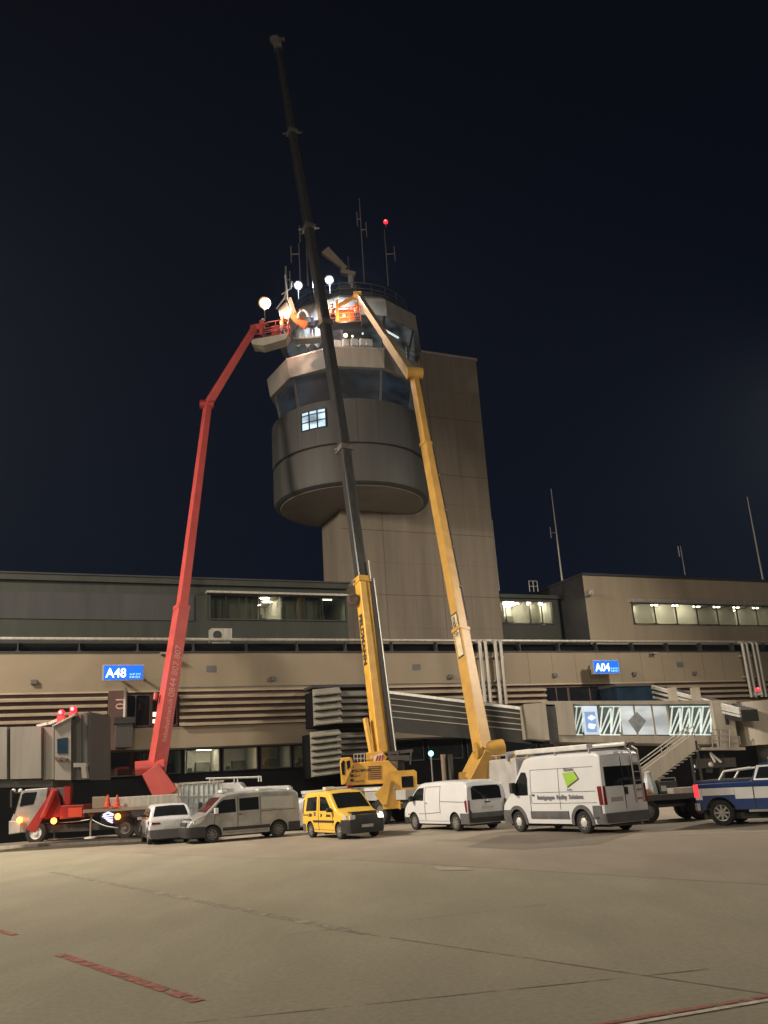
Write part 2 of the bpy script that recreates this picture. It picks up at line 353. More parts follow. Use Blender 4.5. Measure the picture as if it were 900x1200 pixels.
# louvre bands
def louvers(name, u0, u1, z0=5.95, z1=8.0, n=5, v=-.12):
    b = MB(); h = (z1 - z0) / n
    for i in range(n):
        z = z0 + i * h
        b.prism([(u0, v, z + .16), (u0, v - .34, z + .0), (u0, v - .36, z + .13), (u0, v, z + .24)], (u1 - u0, 0, 0))
    return b.build(name, 'louver', dock)
for a_, c_ in ((U0, -18.2), (-13.95, -5.35), (-3.3, 12.4), (18.3, 32), (33, U1)):
    louvers('louver_band', a_, c_)
MB().box(U0, U1, -.12, .5, 5.95, 8.03).build('louver_backing', 'rust_brown', dock)
MB().box(U0, -18.2, -.2, .5, 4.68, 5.93).build('spandrel', 'cladding', dock)
MB().box(-18.0, U1, -.2, .5, 4.68, 5.93).build('spandrel', 'cladding', dock)
wall_hole_later = (U0, U1)
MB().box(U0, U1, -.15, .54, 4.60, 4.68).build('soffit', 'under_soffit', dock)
def window(u0, u1, z0, z1, v, parent, pm, fm='black_plastic', mull=1, lamps=(), t=.07):
    b = MB(); b.box(u0, u1, v - .08, v, z0, z0 + t); b.box(u0, u1, v - .08, v, z1 - t, z1)
    for i in range(mull + 1):
        x = u0 + (u1 - u0) * i / mull; b.box(x - t / 2, x + t / 2, v - .078, v, z0 + t, z1 - t)
    f = b.build('window', fm, parent)
    MB().box(u0 + t / 2, u1 - t / 2, v - .03, v + .02, z0 + t, z1 - t).build('pane', pm, f)
    for (a, c, d, e_, m) in lamps:
        MB().box(u0 + (u1 - u0) * a, u0 + (u1 - u0) * c, v - .045, v - .031, z0 + (z1 - z0) * d, z0 + (z1 - z0) * e_).build('ceiling_lamp', m, f)
    return f
mk('blind', (.40, .40, .38), .7, 0, .15, 1); mk('room_wall', (.44, .42, .38), .8, 0, .1, 1); mk('blind_dim', (.14, .14, .135), .7, 0, .15, 1); mk('room_dark', (.10, .10, .09), .8, 0, .3, 1)
mk('tube_lamp', (.8, .8, .7), .4, 0, .02, 6, emis=(1, .90, .70), estr=24); mk('tube_lamp_bright', (.8, .8, .7), .4, 0, .02, 6, emis=(1, .90, .72), estr=75); mk('tube_lamp_dim', (.8, .8, .7), .4, 0, .02, 6, emis=(.85, 1, .75), estr=9)
def wall_hole(parent, m, a0, a1, z0, z1, v0, v1, h0, h1, hz0, hz1, name='wall'):
    b = MB(); b.box(a0, a1, v0, v1, z0, hz0); b.box(a0, a1, v0, v1, hz1, z1); b.box(a0, h0, v0, v1, hz0, hz1); b.box(h1, a1, v0, v1, hz0, hz1); return b.build(name, m, parent)
def room(parent, u0, u1, z0, z1, v0, depth, lamps, m='room_wall', lm='tube_lamp', furn=1):
    b = MB(); v1 = v0 + depth
    b.add([(u0, v0, z0), (u1, v0, z0), (u1, v1, z0), (u0, v1, z0)], [(0, 1, 2, 3)]); b.add([(u0, v0, z1), (u1, v0, z1), (u1, v1, z1), (u0, v1, z1)], [(0, 1, 2, 3)])
    b.add([(u0, v1, z0), (u1, v1, z0), (u1, v1, z1), (u0, v1, z1)], [(0, 1, 2, 3)]); b.add([(u0, v0, z0), (u0, v1, z0), (u0, v1, z1), (u0, v0, z1)], [(0, 1, 2, 3)]); b.add([(u1, v0, z0), (u1, v1, z0), (u1, v1, z1), (u1, v0, z1)], [(0, 1, 2, 3)])
    rm = b.build('room', m, parent); w_ = u1 - u0
    for k in range(lamps): x = u0 + w_ * (.18 + .32 * (k % 2)); y = v0 + .5 + k * depth / (lamps + .6); MB().box(x, x + w_ * .38, y, y + .14, z1 - .06, z1 - .015).build('ceiling_lamp', lm, rm)
    if furn:
        b = MB(); b.box(u0 + w_ * .55, u0 + w_ * .92, v1 - .5, v1 - .02, z0, z0 + (z1 - z0) * .55); b.box(u0 + w_ * .08, u0 + w_ * .42, v0 + .5, v0 + 1.1, z0, z0 + .28); b.box(u0 + w_ * .15, u0 + w_ * .27, v0 + .7, v0 + .75, z0 + .28, z0 + .6); b.build('furniture', 'room_dark', rm)
    return rm
W0 = [(-18.4, -16.1, 'pane_green', ()), (-15.95, -13.75, 'pane_green', ()), (-13.4, -11.35, 'pane_mid', ((.05, .45, .55, .85, 'lamp_int'), (.1, .95, .06, .16, 'lamp_cool'))),
      (-11.1, -8.95, 'pane_dim', ((.25, .42, .45, .72, 'lamp_int'), (.05, .95, .05, .14, 'lamp_cool'))), (-8.7, -6.75, 'pane_dim', ((.35, .8, .30, .36, 'lamp_cool'),)),
      (-6.55, -4.2, 'pane_dim', ((.1, .7, .55, .62, 'lamp_cool'),)), (-30, -27, 'pane_dim', ()), (-26, -23, 'pane_green', ()), (-22, -19, 'pane_dim', ())]
for a_, c_, pm, lm in W0: window(a_, c_, 3.2, 4.6, .5, dock, 'clear_pane')
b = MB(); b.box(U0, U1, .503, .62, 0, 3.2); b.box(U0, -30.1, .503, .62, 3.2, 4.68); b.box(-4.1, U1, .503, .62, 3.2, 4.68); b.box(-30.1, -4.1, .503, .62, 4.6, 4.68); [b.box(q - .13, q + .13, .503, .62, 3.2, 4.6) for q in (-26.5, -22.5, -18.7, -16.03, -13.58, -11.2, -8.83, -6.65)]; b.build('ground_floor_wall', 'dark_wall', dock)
for (a_, c_, n_, lm_) in ((-30, -19, 1, 'tube_lamp_dim'), (-18.4, -16.05, 0, 'tube_lamp'), (-16, -13.6, 1, 'tube_lamp_dim'), (-13.5, -11.2, 2, 'tube_lamp_bright'), (-11.1, -8.85, 1, 'tube_lamp_bright'), (-8.8, -6.65, 1, 'tube_lamp'), (-6.6, -4.1, 1, 'tube_lamp')):
    room(dock, a_ + .01, c_ - .01, 2.9, 4.66, .56, 3.2, n_, 'room_wall', lm_)
for u0 in (0, 3, 6, 9, 12, 15): window(u0, u0 + 2.6, 3.2, 4.6, .5, dock, 'glass')
# gate bays in the louvre band
for i, (a_, c_, z0, z1, pm, lm) in enumerate(((-17.4, -15.7, 6.0, 7.9, 'glass', ()), (-15.6, -14.1, 6.0, 7.9, 'glass', ((.05, .5, .10, .22, 'lamp_int'), (.05, .5, .30, .44, 'lamp_int'))),
        (12.4, 14.4, 6.0, 7.9, 'glass', ()), (14.5, 18.2, 6.0, 7.9, 'glass', ()))):
    window(a_, c_, z0, z1, -.13, dock, pm, 'rust_brown', 2, lm)
# vertical duct pairs down the facade
for u in (7.35, 8.6, 31.9, 33.0):
    b = MB()
    for du in (-.22, .22): b.tube((u + du, -.62, 6.7), (u + du, -.62, 11.1), .14, n=10); b.tube((u + du, -.62, 11.1), (u + du, .3, 11.25), .14, n=10)
    b.box(u - .5, u + .5, -.5, -.28, 10.0, 10.1); b.box(u - .5, u + .5, -.5, -.28, 8.3, 8.4)
    b.build('duct', 'galv', dock, smooth=True)
# security camera and small fixings
MB().box(-15.2, -14.6, -.8, -.3, 10.28, 10.36).build('lamp_bracket', 'galv', dock)
MB().box(22.3, 22.8, -.7, -.3, 10.25, 10.33).build('lamp_bracket', 'galv', dock)

for k, u in enumerate((-22.5, -8.2, -1.2, 4.6, 13.2, 20.4, 26.3)):
    MB().box(u, u + .34, -.42, -.25, 8.6, 8.85).build('wall_lamp', 'grey_plastic', dock)
for u in (-12.3, 1.9, 24.9): MB().box(u, u + .6, -.27, -.25, 9.2, 9.6).build('vent_grille', 'grey_plastic', dock)
b = MB(); b.path([(-14.0, -.3, 8.3), (5.8, -.3, 8.3)], .025, 6); b.build('conduit', 'steel', dock)
# left upper storey
upl = bthing('upper_storey', 'dark green-grey set back storey on the roof left of the control tower', 'building')
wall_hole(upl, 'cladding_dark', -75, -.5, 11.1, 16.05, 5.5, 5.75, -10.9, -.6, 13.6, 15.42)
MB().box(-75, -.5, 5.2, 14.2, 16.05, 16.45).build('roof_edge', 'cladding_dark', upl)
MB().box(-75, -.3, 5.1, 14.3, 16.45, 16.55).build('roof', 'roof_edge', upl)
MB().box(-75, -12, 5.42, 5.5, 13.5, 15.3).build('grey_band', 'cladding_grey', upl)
MB().box(-11.2, -.55, 5.0, 5.5, 15.45, 15.6).build('sun_blind_box', 'galv', upl)
pl = ['pane_dim', 'pane_dim', 'pane_mid', 'pane_dim', 'pane_blue', 'pane_dim']
us = [-10.9, -9.75, -7.3, -5.6, -3.9, -2.5, -.6]
for i in range(6):
    window(us[i], us[i + 1], 13.6, 15.42, 5.46, upl, 'clear_pane', 'cladding_grey', 1)
    room(upl, us[i], us[i + 1], 13.6, 15.43, 5.76, 4.5 if i in (2, 5) else .2, (0, 0, 3, 0, 0, 1)[i], 'room_wall' if i in (2, 5) else 'blind_dim', 'tube_lamp_bright' if i == 2 else 'tube_lamp_dim', furn=i in (2, 5))
ac = bthing('air_conditioner', 'small white air conditioning box on the dock roof left of the yellow crane', 'air conditioner')
MB().box(-11.3, -9.9, 3.0, 3.9, 11.7, 12.55).build('housing', 'galv', ac)
MB().lathe([(.02, 2.97), (.28, 2.97), (.30, 3.0)], (-10.9, 0, 12.1), 16, 'y').build('fan_grille', 'black_plastic', ac)
MB().box(-11.2, -10.0, 3.1, 3.8, 11.1, 11.7).build('stand', 'steel', ac)

# middle storey between tower and right block
mid = bthing('link_storey', 'low rooftop storey with brightly lit windows right of the control tower', 'building')

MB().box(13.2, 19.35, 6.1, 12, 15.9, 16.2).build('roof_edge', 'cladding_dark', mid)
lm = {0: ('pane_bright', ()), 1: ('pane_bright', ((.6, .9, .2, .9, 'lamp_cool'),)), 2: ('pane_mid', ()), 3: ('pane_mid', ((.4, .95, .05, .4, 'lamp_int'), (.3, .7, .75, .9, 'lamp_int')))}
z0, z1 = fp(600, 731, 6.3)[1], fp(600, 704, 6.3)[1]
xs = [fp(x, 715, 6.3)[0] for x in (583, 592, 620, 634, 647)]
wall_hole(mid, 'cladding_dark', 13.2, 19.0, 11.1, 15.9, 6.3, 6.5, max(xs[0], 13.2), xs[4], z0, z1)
for i in range(4):
    window(max(xs[i], 13.2), xs[i + 1], z0, z1, 6.26, mid, 'clear_pane', 'roof_edge', 1); room(mid, max(xs[i], 13.2), xs[i + 1], z0, z1 + .05, 6.52, 2.6, (4, 7, 3, 6)[i], 'room_wall', ('tube_lamp_bright', 'tube_lamp_bright', 'tube_lamp_bright', 'tube_lamp_bright')[i])
b = MB(); uu, zz = fp(625, 686, 5)
b.path([(uu - .4, 5, 16.2), (uu - .4, 5, 17.1), (uu + .4, 5, 17.1), (uu + .4, 5, 16.2)], .03); b.path([(uu - .4, 5, 16.65), (uu + .4, 5, 16.65)], .03); b.path([(uu, 5, 16.2), (uu, 5, 17.1)], .03)
tag(b.build('roof_ladder_hoop', 'galv'), 'small square metal ladder hoop on the roof right of the tower', 'railing'); bpy.data.objects['roof_ladder_hoop'].location = B0; bpy.data.objects['roof_ladder_hoop'].rotation_euler = (0, 0, TH)

# right upper block
upr = bthing('rooftop_block', 'beige clad rooftop office block with long window strip at the right', 'building')
wall_hole(upr, 'cladding_pale', 19.4, 75, 11.1, 17.25, 3, 3.25, 23.95, 23.95 + 8 * 2.27, 13.2, 15.03); b = MB(); b.box(19.38, 19.7, 3.02, 18.5, 11.1, 17.24); b.build('side_wall', 'roof_edge', upr)
MB().box(19.3, 75, 2.85, 18.6, 17.25, 17.42).build('roof', 'roof_edge', upr)
MB().box(23.7, 75, 2.75, 3, 15.05, 15.35).build('sun_blind_box', 'galv', upr)
pr = ['pane_mid', 'pane_mid', 'pane_mid', 'pane_dim', 'pane_dim', 'pane_mid', 'pane_dim', 'pane_dim']
for i in range(8):
    a_ = 23.95 + i * 2.27
    lamps = [((.1, .35, .3, .5, 'lamp_cool'),), ((.3, .7, .72, .77, 'lamp_int'), (.2, .6, .52, .56, 'lamp_int'), (.5, .9, .35, .38, 'lamp_int')), ((.1, .7, .78, .82, 'lamp_int'), (.15, .8, .60, .64, 'lamp_int'), (.1, .6, .42, .46, 'lamp_int'))]
    window(a_, a_ + 2.24, 13.2, 15.03, 2.96, upr, 'clear_pane', 'roof_edge', 1); room(upr, a_, a_ + 2.25, 13.2, 15.3 if i < 3 else 15.04, 3.26, 4.6, (2, 4, 4, 2, 2, 3, 2, 2)[i], 'room_wall', ('tube_lamp_bright', 'tube_lamp_bright', 'tube_lamp_bright', 'tube_lamp', 'tube_lamp', 'tube_lamp', 'tube_lamp', 'tube_lamp')[i], furn=i < 3)
b = MB(); b.box(19.5, 19.9, 2.5, 3, 15.5, 15.9); b.tube((19.7, 2.4, 15.6), (19.7, 2.95, 15.75), .06); b.build('security_camera', 'galv', upr)

# antennas on the roof
def antenna(name, px, py0, py1, v, label, r=.06, arms=(), group='roof antennas right of the tower'):
    u0, z0 = fp(px[0], py0, v); u1, z1 = fp(px[1], py1, v)
    b = MB(); p0 = bw(u0, v, z0); p1 = bw(u0, v, z1); b.tube(p0, p1, r, r * .5, 8); o = b.build(name, 'galv', None, off=p0); o.location = p0
    for (f_, s_) in arms:
        c = (p1 - p0) * f_; m = MB(); m.tube(c, c + UD * s_, .03, n=6); m.tube(c + UD * s_ + V(0, 0, -.5), c + UD * s_ + V(0, 0, .5), .04, n=6); m.build('dipole', 'galv', o)
    return tag(o, label, 'antenna', group)
antenna('antenna_mast', (660, 660), 690, 574, 7, 'tall whip antenna with one side dipole above the dark roof corner', .09, ((.55, -.6),))
antenna('antenna_mast', (894, 894), 679, 584, 5, 'tall plain whip antenna near the right edge of the picture', .10)
antenna('antenna_mast', (803, 803), 674, 640, 5, 'short thin antenna in the middle of the beige roof edge', .05, ((.8, -.3),))
antenna('antenna_mast', (585, 585), 692, 610, 8, 'thin dark antenna close beside the right side of the tower shaft', .05)

# ------------------------------------------------------------------ control tower
tw = bthing('control_tower', 'airport control tower with round drum, two glazed storeys and rectangular shaft', 'control tower')
tw.location.z = .22
SU0, SU1, SV0, SV1, SZ = -.55, 13.1, 6.0, 10.4, 37.2
MB().box(SU0, SU1, SV0, SV1, 11.05, SZ).build('shaft', 'concrete_tower', tw)
MB().box(SU0, SU1 + .12, SV0 - .1, SV1, SZ, SZ + .22).build('shaft_coping', 'cornice', tw)
b = MB()
for z in (15.6, 20.8, 26.0, 31.2): b.box(SU0, SU1, SV0 - .008, SV0, z, z + .05)
for u in (3.0, 8.0): b.box(u, u + .04, SV0 - .007, SV0, 11.1, SZ)
for z in (13.0, 18.2, 23.4, 28.6, 33.8): b.box(SU0, SU1, SV0 - .005, SV0, z, z + .014)
for u in (.5, 5.5, 10.5): b.box(u, u + .014, SV0 - .004, SV0, 11.1, SZ)
for z in (14, 19.2, 24.4, 29.6, 34.8):
    for u in (1.2, 2.3, 3.9, 6.3, 7.2, 9.0, 11.4, 12.4): b.box(u, u + .06, SV0 - .010, SV0, z, z + .06)
b.build('panel_joints', 'rust_brown', tw)
DC = (.30, 5.5)
def octa(R, n=10, off=25, c=DC): return [(c[0] + R * math.cos(math.radians(off + 360 / n * k)), c[1] + R * math.sin(math.radians(off + 360 / n * k))) for k in range(n)]
def ringwall(rings, n=10, off=25, c=DC):
    b = MB(); vs = []
    for R, z in rings: vs += [(x, y, z) for x, y in octa(R, n, off, c)]
    b.add(vs, [(j * n + i, j * n + (i + 1) % n, (j + 1) * n + (i + 1) % n, (j + 1) * n + i) for j in range(len(rings) - 1) for i in range(n)]); return b
b = MB(); b.lathe([(.01, 22.42), (5.0, 22.42), (5.6, 22.36), (6.0, 22.55), (6.08, 22.85), (6.08, 25.25), (5.85, 25.3), (5.85, 25.48), (6.1, 25.53), (6.1, 28.95), (5.8, 29.1), (.01, 29.1)], (DC[0], DC[1], 0), 72)
b.build('drum', 'tower_metal', tw, smooth=True)
MB().lathe([(.01, 22.36), (5.55, 22.33), (5.6, 22.36)], (DC[0], DC[1], 0), 64).build('drum_underside', 'tower_under', tw)
b = MB()
for k in range(24):
    t = 2 * PI * k / 24; x, y = DC[0] + 6.1 * math.cos(t), DC[1] + 6.1 * math.sin(t); b.beam((x, y, 25.6), (x, y, 28.9), .03, .03)
b.build('drum_seams', 'tower_metal', tw)
# gridded drum window (3 x 3 lit panes)
ang = None
for k in range(200):
    t = -PI + PI * k / 200; p = bw(DC[0] + 6.12 * math.cos(t), DC[1] + 6.12 * math.sin(t), 27.6)
    c_ = CW.transposed() @ (p - V(0, 0, EYE)); px = CX - F * c_.x / c_.z
    if px > 367: ang = t; break
fr = MB(); pn = MB()
for i in range(4):
    t0 = ang + (i - 1.5) * .11; x, y = DC[0] + 6.16 * math.cos(t0), DC[1] + 6.16 * math.sin(t0); fr.beam((x, y, 26.9), (x, y, 28.35), .09, .09)
for z in (26.9, 27.5, 28.05, 28.35):
    fr.path([(DC[0] + 6.16 * math.cos(ang + s * .11), DC[1] + 6.16 * math.sin(ang + s * .11), z) for s in (-1.5, -.5, .5, 1.5)], .045)
pn.lathe([(6.12, 26.9), (6.12, 28.35)], (DC[0], DC[1], 0), 6, 'z', ang - .165, ang + .165)
fw_ = fr.build('window', 'black_plastic', tw); pn.build('pane', 'pane_screen', fw_)
# lower glazed storey
ringwall([(5.3, 29.1), (5.75, 31.75)]).build('lower_glazing', 'pane_blue', tw)
for (x0, y0), (x1, y1) in zip(octa(5.33), octa(5.78)): MB().beam((x0, y0, 29.1), (x1, y1, 31.75), .16, .10).build('lower_mullion', 'grey_plastic', tw)
ringwall([(5.5, 31.7), (6.2, 31.65), (6.42, 33.1), (6.3, 33.15), (.01, 33.15)]).build('lower_cornice', 'cornice', tw)
ringwall([(6.44, 33.08), (6.44, 33.2), (6.3, 33.2)]).build('cornice_trim', 'galv', tw)
UC = (1.0, 5.6)
ringwall([(4.9, 33.15), (4.9, 34.0), (4.85, 34.02)], c=UC).build('cab_sill', 'bridge_dark', tw)
ringwall([(4.82, 34.0), (5.62, 36.75)], c=UC).build('upper_glazing', 'pane_cabin', tw)
for (x0, y0), (x1, y1) in zip(octa(4.86, c=UC), octa(5.66, c=UC)): MB().beam((x0, y0, 34.0), (x1, y1, 36.75), .15, .12).build('upper_mullion', 'bridge_dark', tw)
ringwall([(5.2, 36.7), (6.02, 36.35), (5.9, 37.85), (5.35, 38.35), (4.6, 38.5)], c=UC).build('roof_cornice', 'cornice', tw)
b = MB(); b.lathe([(5.15, 38.3), (5.0, 38.9), (3.9, 39.6), (2.6, 40.2), (1.2, 40.6), (.01, 40.7)], (UC[0], UC[1], 0), 20); b.build('roof', 'bridge_dark', tw)
b = MB(); b.lathe([(1.2, 40.5), (1.2, 41.2), (.01, 41.25)], (UC[0] - .3, UC[1] - 1, 0), 16); b.build('roof_hatch', 'bridge_dark', tw)
b = MB()
for zz in (39.2, 39.7): b.path([(UC[0] + 4.9 * math.cos(t * PI / 12), UC[1] + 4.9 * math.sin(t * PI / 12), zz) for t in range(25)], .03, 6)
for t in range(24): x, y = UC[0] + 4.9 * math.cos(t * PI / 12), UC[1] + 4.9 * math.sin(t * PI / 12); b.tube((x, y, 38.4), (x, y, 39.7), .025, n=6)
b.build('roof_railing', 'grey_plastic', tw)
b = MB()
for zz in (33.7, 34.2): b.path([(DC[0] + 6.2 * math.cos(math.radians(t)), DC[1] + 6.2 * math.sin(math.radians(t)), zz) for t in range(-60, 40, 12)], .03, 6)
for t in range(-60, 40, 12): x, y = DC[0] + 6.2 * math.cos(math.radians(t)), DC[1] + 6.2 * math.sin(math.radians(t)); b.tube((x, y, 33.1), (x, y, 34.2), .03, n=6)
b.build('gallery_railing', 'steel', tw)
# consoles, lamps and an imitated reflection in the cab
def inworld(px, py, R_, c=UC):               # pixel -> point on the cab's glass cylinder (world)
    r = ray(px, py); cw = bw(c[0], c[1], 0); a = r.x ** 2 + r.y ** 2; bb = -2 * (r.x * cw.x + r.y * cw.y); cc = cw.x ** 2 + cw.y ** 2 - R_ ** 2
    t = (-bb - math.sqrt(max(0, bb * bb - 4 * a * cc))) / (2 * a); return V(r.x * t, r.y * t, EYE + r.z * t)
def on_tower(mb, name, m): return mb.build(name, m, tw)
def tl(p): q = p - B0; return V(q.dot(UD), q.dot(ND), q.z - .22)
for px, py, rr, m in ((405, 393, .17, 'lamp_int'), (413, 394, .09, 'lamp_int'), (425, 391, .08, 'lamp_cool'), (357, 468, .1, 'lamp_cool')):
    p = tl(inworld(px, py, 5.45)) ; on_tower(MB().ball(p, rr, 10), 'cab_lamp', m)
p, q = tl(inworld(448, 385, 5.55)), tl(inworld(467, 396, 5.45)); on_tower(MB().beam(p, q, .12, .1), 'reflection_strip', 'cyan_lit' if False else 'lamp_cool')  # glowing strip imitating a reflection in the cab glass
b = MB(); pts = [tl(inworld(x, 403, 5.2)) for x in (395, 405, 415, 425, 432)]
for p in pts: b.box(p.x - .25, p.x + .25, p.y - .2, p.y + .2, 33.9, 34.45)
b.build('desk_console', 'bridge_metal', tw)

# things on the tower roof
p = bw(UC[0] - 1.5, UC[1] - 1.5, 41.0)
b = MB(); h0, h1 = at(405, 316, p.y), at(381, 294, p.y); b.beam(h0, h1, .42, .35, .78, .45, (0, 1, 0)); o = b.build('arm', 'tan_metal', None, off=h0); 
rs = tag(empty('window_cleaning_arm', h0), 'tan tapered arm tilted over the tower roof edge beside the black crane boom', 'machine'); o.parent = rs
MB().beam(V(-.4, 0, -.2), V(.8, 0, -.6), .5, .4).build('base', 'tan_metal', rs)
MB().tube(V(.4, 0, -.5), V(.4, 0, -1.9), .25).build('pedestal', 'grey_paint', rs)
def roof_mast(px, pyb, pyt, Y, label, dips=(), r=.06, mats='steel'):
    a, t = at(px, pyb, Y), at(px, pyt, Y); t = V(a.x, a.y, t.z); o = MB().tube(a, t, r, r * .6, 8).build('antenna_mast', mats, None, off=a); o.location = a
    for f_, s_ in dips:
        c = (t - a) * f_; m = MB(); m.tube(c, c + V(s_, 0, 0), .04, n=6); m.tube(c + V(s_, 0, -.75), c + V(s_, 0, .75), .05, n=6); m.build('dipole', mats, o)
    return tag(o, label, 'antenna', 'antennas on the tower roof')
roof_mast(427, 332, 232, 65, 'tall thin antenna with two dipoles in the middle of the tower roof', ((.62, .45), (.75, -.3)), .06)
mb_ = roof_mast(455, 335, 268, 66, 'antenna mast with side dipole topped by the red obstruction lamp', ((.55, .75),), .05)
roof_mast(361, 335, 263, 60, 'pale antenna mast close to the left side of the black boom', ((.85, -.5),), .07)
roof_mast(352, 335, 285, 60, 'short antenna with left dipole between work lamps and boom', ((.75, -.65),), .06)
roof_mast(336, 352, 312, 59, 'short thick equipment pole at the left corner of the tower roof', ((.6, .3),), .12)
roof_mast(409, 325, 300, 66, 'stubby pole just right of the tan roof arm', (), .07)
p = at(452, 260, 66); ob = MB().ball(V(0, 0, 0), .20, 12).build('obstruction_light', 'red_lit'); ob.location = p; MB().ball(V(-.03, -.19, 0), .08, 8).build('bulb', 'red_core', ob); MB().tube(V(0, 0, -.2), V(0, 0, -.55), .06).build('lamp_base', 'steel', ob)
tag(ob, 'red obstruction lamp glowing on top of its mast above the tower', 'warning light')
def work_lamp(px, py, Y, m, label, watts, col, tgt, R_=.5):
    p = at(px, py, Y); o = tag(empty('work_lamp', p), label, 'floodlight', 'work floodlights at the tower top')
    d = (V(0, 0, EYE) - p).normalized()
    MB().tube(d * .06, d * -.22, R_ + .05, R_ * .5, 20).build('housing', 'grey_paint', o)
    b = MB(); b.tube(d * .10, d * .065, R_ * .95, R_, 24); b.build('halo_ring', 'ring_warm' if m == 'lamp_warm' else 'ring_cool', o); b = MB(); b.tube(d * .13, d * .105, R_ * .62, R_ * .66, 20); b.build('lens', m, o)  # glowing ring round the lens imitates the lamp's halo
    MB().tube(V(0, 0, -R_), V(0, 0, -R_ - .9), .03).build('stand', 'black_plastic', o)
    l = bpy.data.lights.new('work_light', 'SPOT'); l.energy = watts; l.color = col; l.spot_size = math.radians(150); l.spot_blend = .8; l.shadow_soft_size = .15
    lo = bpy.data.objects.new('work_light', l); C.objects.link(lo); lo.parent = o; lo.location = d * .3 + V(0, 0, -.1)
    lo.rotation_euler = (Vector(tgt) - p).to_track_quat('-Z', 'Y').to_euler()
    return o
cabc = bw(UC[0], UC[1], 35)
work_lamp(310, 355, 56.5, 'lamp_warm', 'warm orange-white round floodlight above the red basket', 2600, (1, .60, .42), (-2.2, 60, 36.2), .40)
work_lamp(349.5, 334.5, 58.5, 'lamp_white', 'bluish white floodlight left of the black boom on the tower roof', 1800, (.85, .92, 1), (-3.0, 58, 35), .31)
work_lamp(386, 328, 58.5, 'lamp_white', 'bluish white floodlight right of the black boom on the tower roof', 1800, (.85, .92, 1), (-2.0, 58, 35), .31)
# hanging plastic sheet at cab window
b = MB(); n = 15; row = [inworld(346 + i * 2.3, 384, 5.7) for i in range(n)]
vs = []
for k, dz in enumerate((0, -.7, -1.5)):
    for i, p in enumerate(row): vs.append(p + V(0, .12 * math.sin(i * 2.1 + k), dz - .12 * math.sin(i * 1.3) * k))
b.add(vs, [(k * n + i, k * n + i + 1, (k + 1) * n + i + 1, (k + 1) * n + i) for k in range(2) for i in range(n - 1)])
o = b.build('plastic_sheet', 'sheet', smooth=True); tag(o, 'crumpled pale plastic sheet hanging in front of the cab windows', 'sheet'); md = o.modifiers.new('thickness', 'SOLIDIFY'); md.thickness = .02

# ------------------------------------------------------------------ gate signs
def gate_sign(pxs, pys, v, txt, label):
    (u0, z1), (u1, z0) = fp(pxs[0], pys[0], v), fp(pxs[1], pys[1], v)
    o = bthing('gate_sign', label, 'sign', 'lit gate number signs')
    MB().box(u0 - .06, u1 + .06, v, v + .30, z0 - .06, z1 + .06).build('housing', 'galv', o)
    MB().box(u0, u1, v - .02, v, z0, z1).build('sign_face', 'sign_blue', o)
    h = z1 - z0; wd = u1 - u0
    text('gate_number', txt, h * .92, 'sign_white', o, (u0 + wd * .05, v - .03, z0 + h * .16), (1, 0, 0), (0, 0, 1),   .008, .012, stretch=.98 * wd / 2.35)
    text('position_text', 'N 47 27.2', h * .19, 'sign_cyan', o, (u0 + wd * .66, v - .03, z0 + h * .30), (1, 0, 0), (0, 0, 1), .006, .004)
    text('position_text', 'E 08 33.4', h * .19, 'sign_cyan', o, (u0 + wd * .66, v - .03, z0 + h * .10), (1, 0, 0), (0, 0, 1), .006, .004)
    b = MB()
    for f_ in (.2, .8): b.box(u0 + wd * f_ - .05, u0 + wd * f_ + .05, v + .3, -.25, z1 - .25, z1 - .15)
    b.build('bracket', 'steel', o)
    return o
gate_sign((122, 167), (780, 796), -1.6, 'A48', 'blue lit gate sign reading A48 left of the red boom')
gate_sign((695, 726), (774.5, 788.5), -1.4, 'A04', 'blue lit gate sign reading A04 above the glazed jet bridge')

# ------------------------------------------------------------------ louvred stair block, ramps
def wt(name, label, cat, p, group=None): return tag(empty(name, p), label, cat, group)
mk('louver_shaded', (.16, .15, .13), .6, .1, .2, 1)  # louvre grey darkened in the colour for the shaded side
mk('ramp_dark', (.035, .034, .032), .7, 0, .2, 1, spec=.2)
lb = bthing('louvered_shaft', 'pale grey louvred stair shaft standing against the dock behind the crane', 'stairwell')
def lslab(u0, u1, v, z0, z1, n, m, nm, skew=0):
    b = MB(); h = (z1 - z0) / n
    for i in range(n):
        z = z0 + i * h
        b.prism([(u0, v, z + .01), (u0, v - .44, z + .03), (u0, v - .46, z + .10), (u0, v - .06, z + h - .005), (u0, v, z + h - .005)], (u1 - u0, 0, skew))
    return b.build(nm, m, lb)
LV = -2.2
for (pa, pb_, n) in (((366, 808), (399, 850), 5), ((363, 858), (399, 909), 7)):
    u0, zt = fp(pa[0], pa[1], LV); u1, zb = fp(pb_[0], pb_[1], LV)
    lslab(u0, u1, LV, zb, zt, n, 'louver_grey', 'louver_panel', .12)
    lslab(u1 + .02, u1 + 3.0, LV + .25, zb + .1, zt - .1, n, 'louver_shaded', 'side_louver', 0)
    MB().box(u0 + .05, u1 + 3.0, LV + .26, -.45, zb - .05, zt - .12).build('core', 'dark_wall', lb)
MB().box(fp(366, 800, LV)[0], fp(399, 800, LV)[0] + 3, LV, -.45, fp(366, 806, LV)[1], fp(366, 803, LV)[1]).build('cap', 'roof_edge', lb)

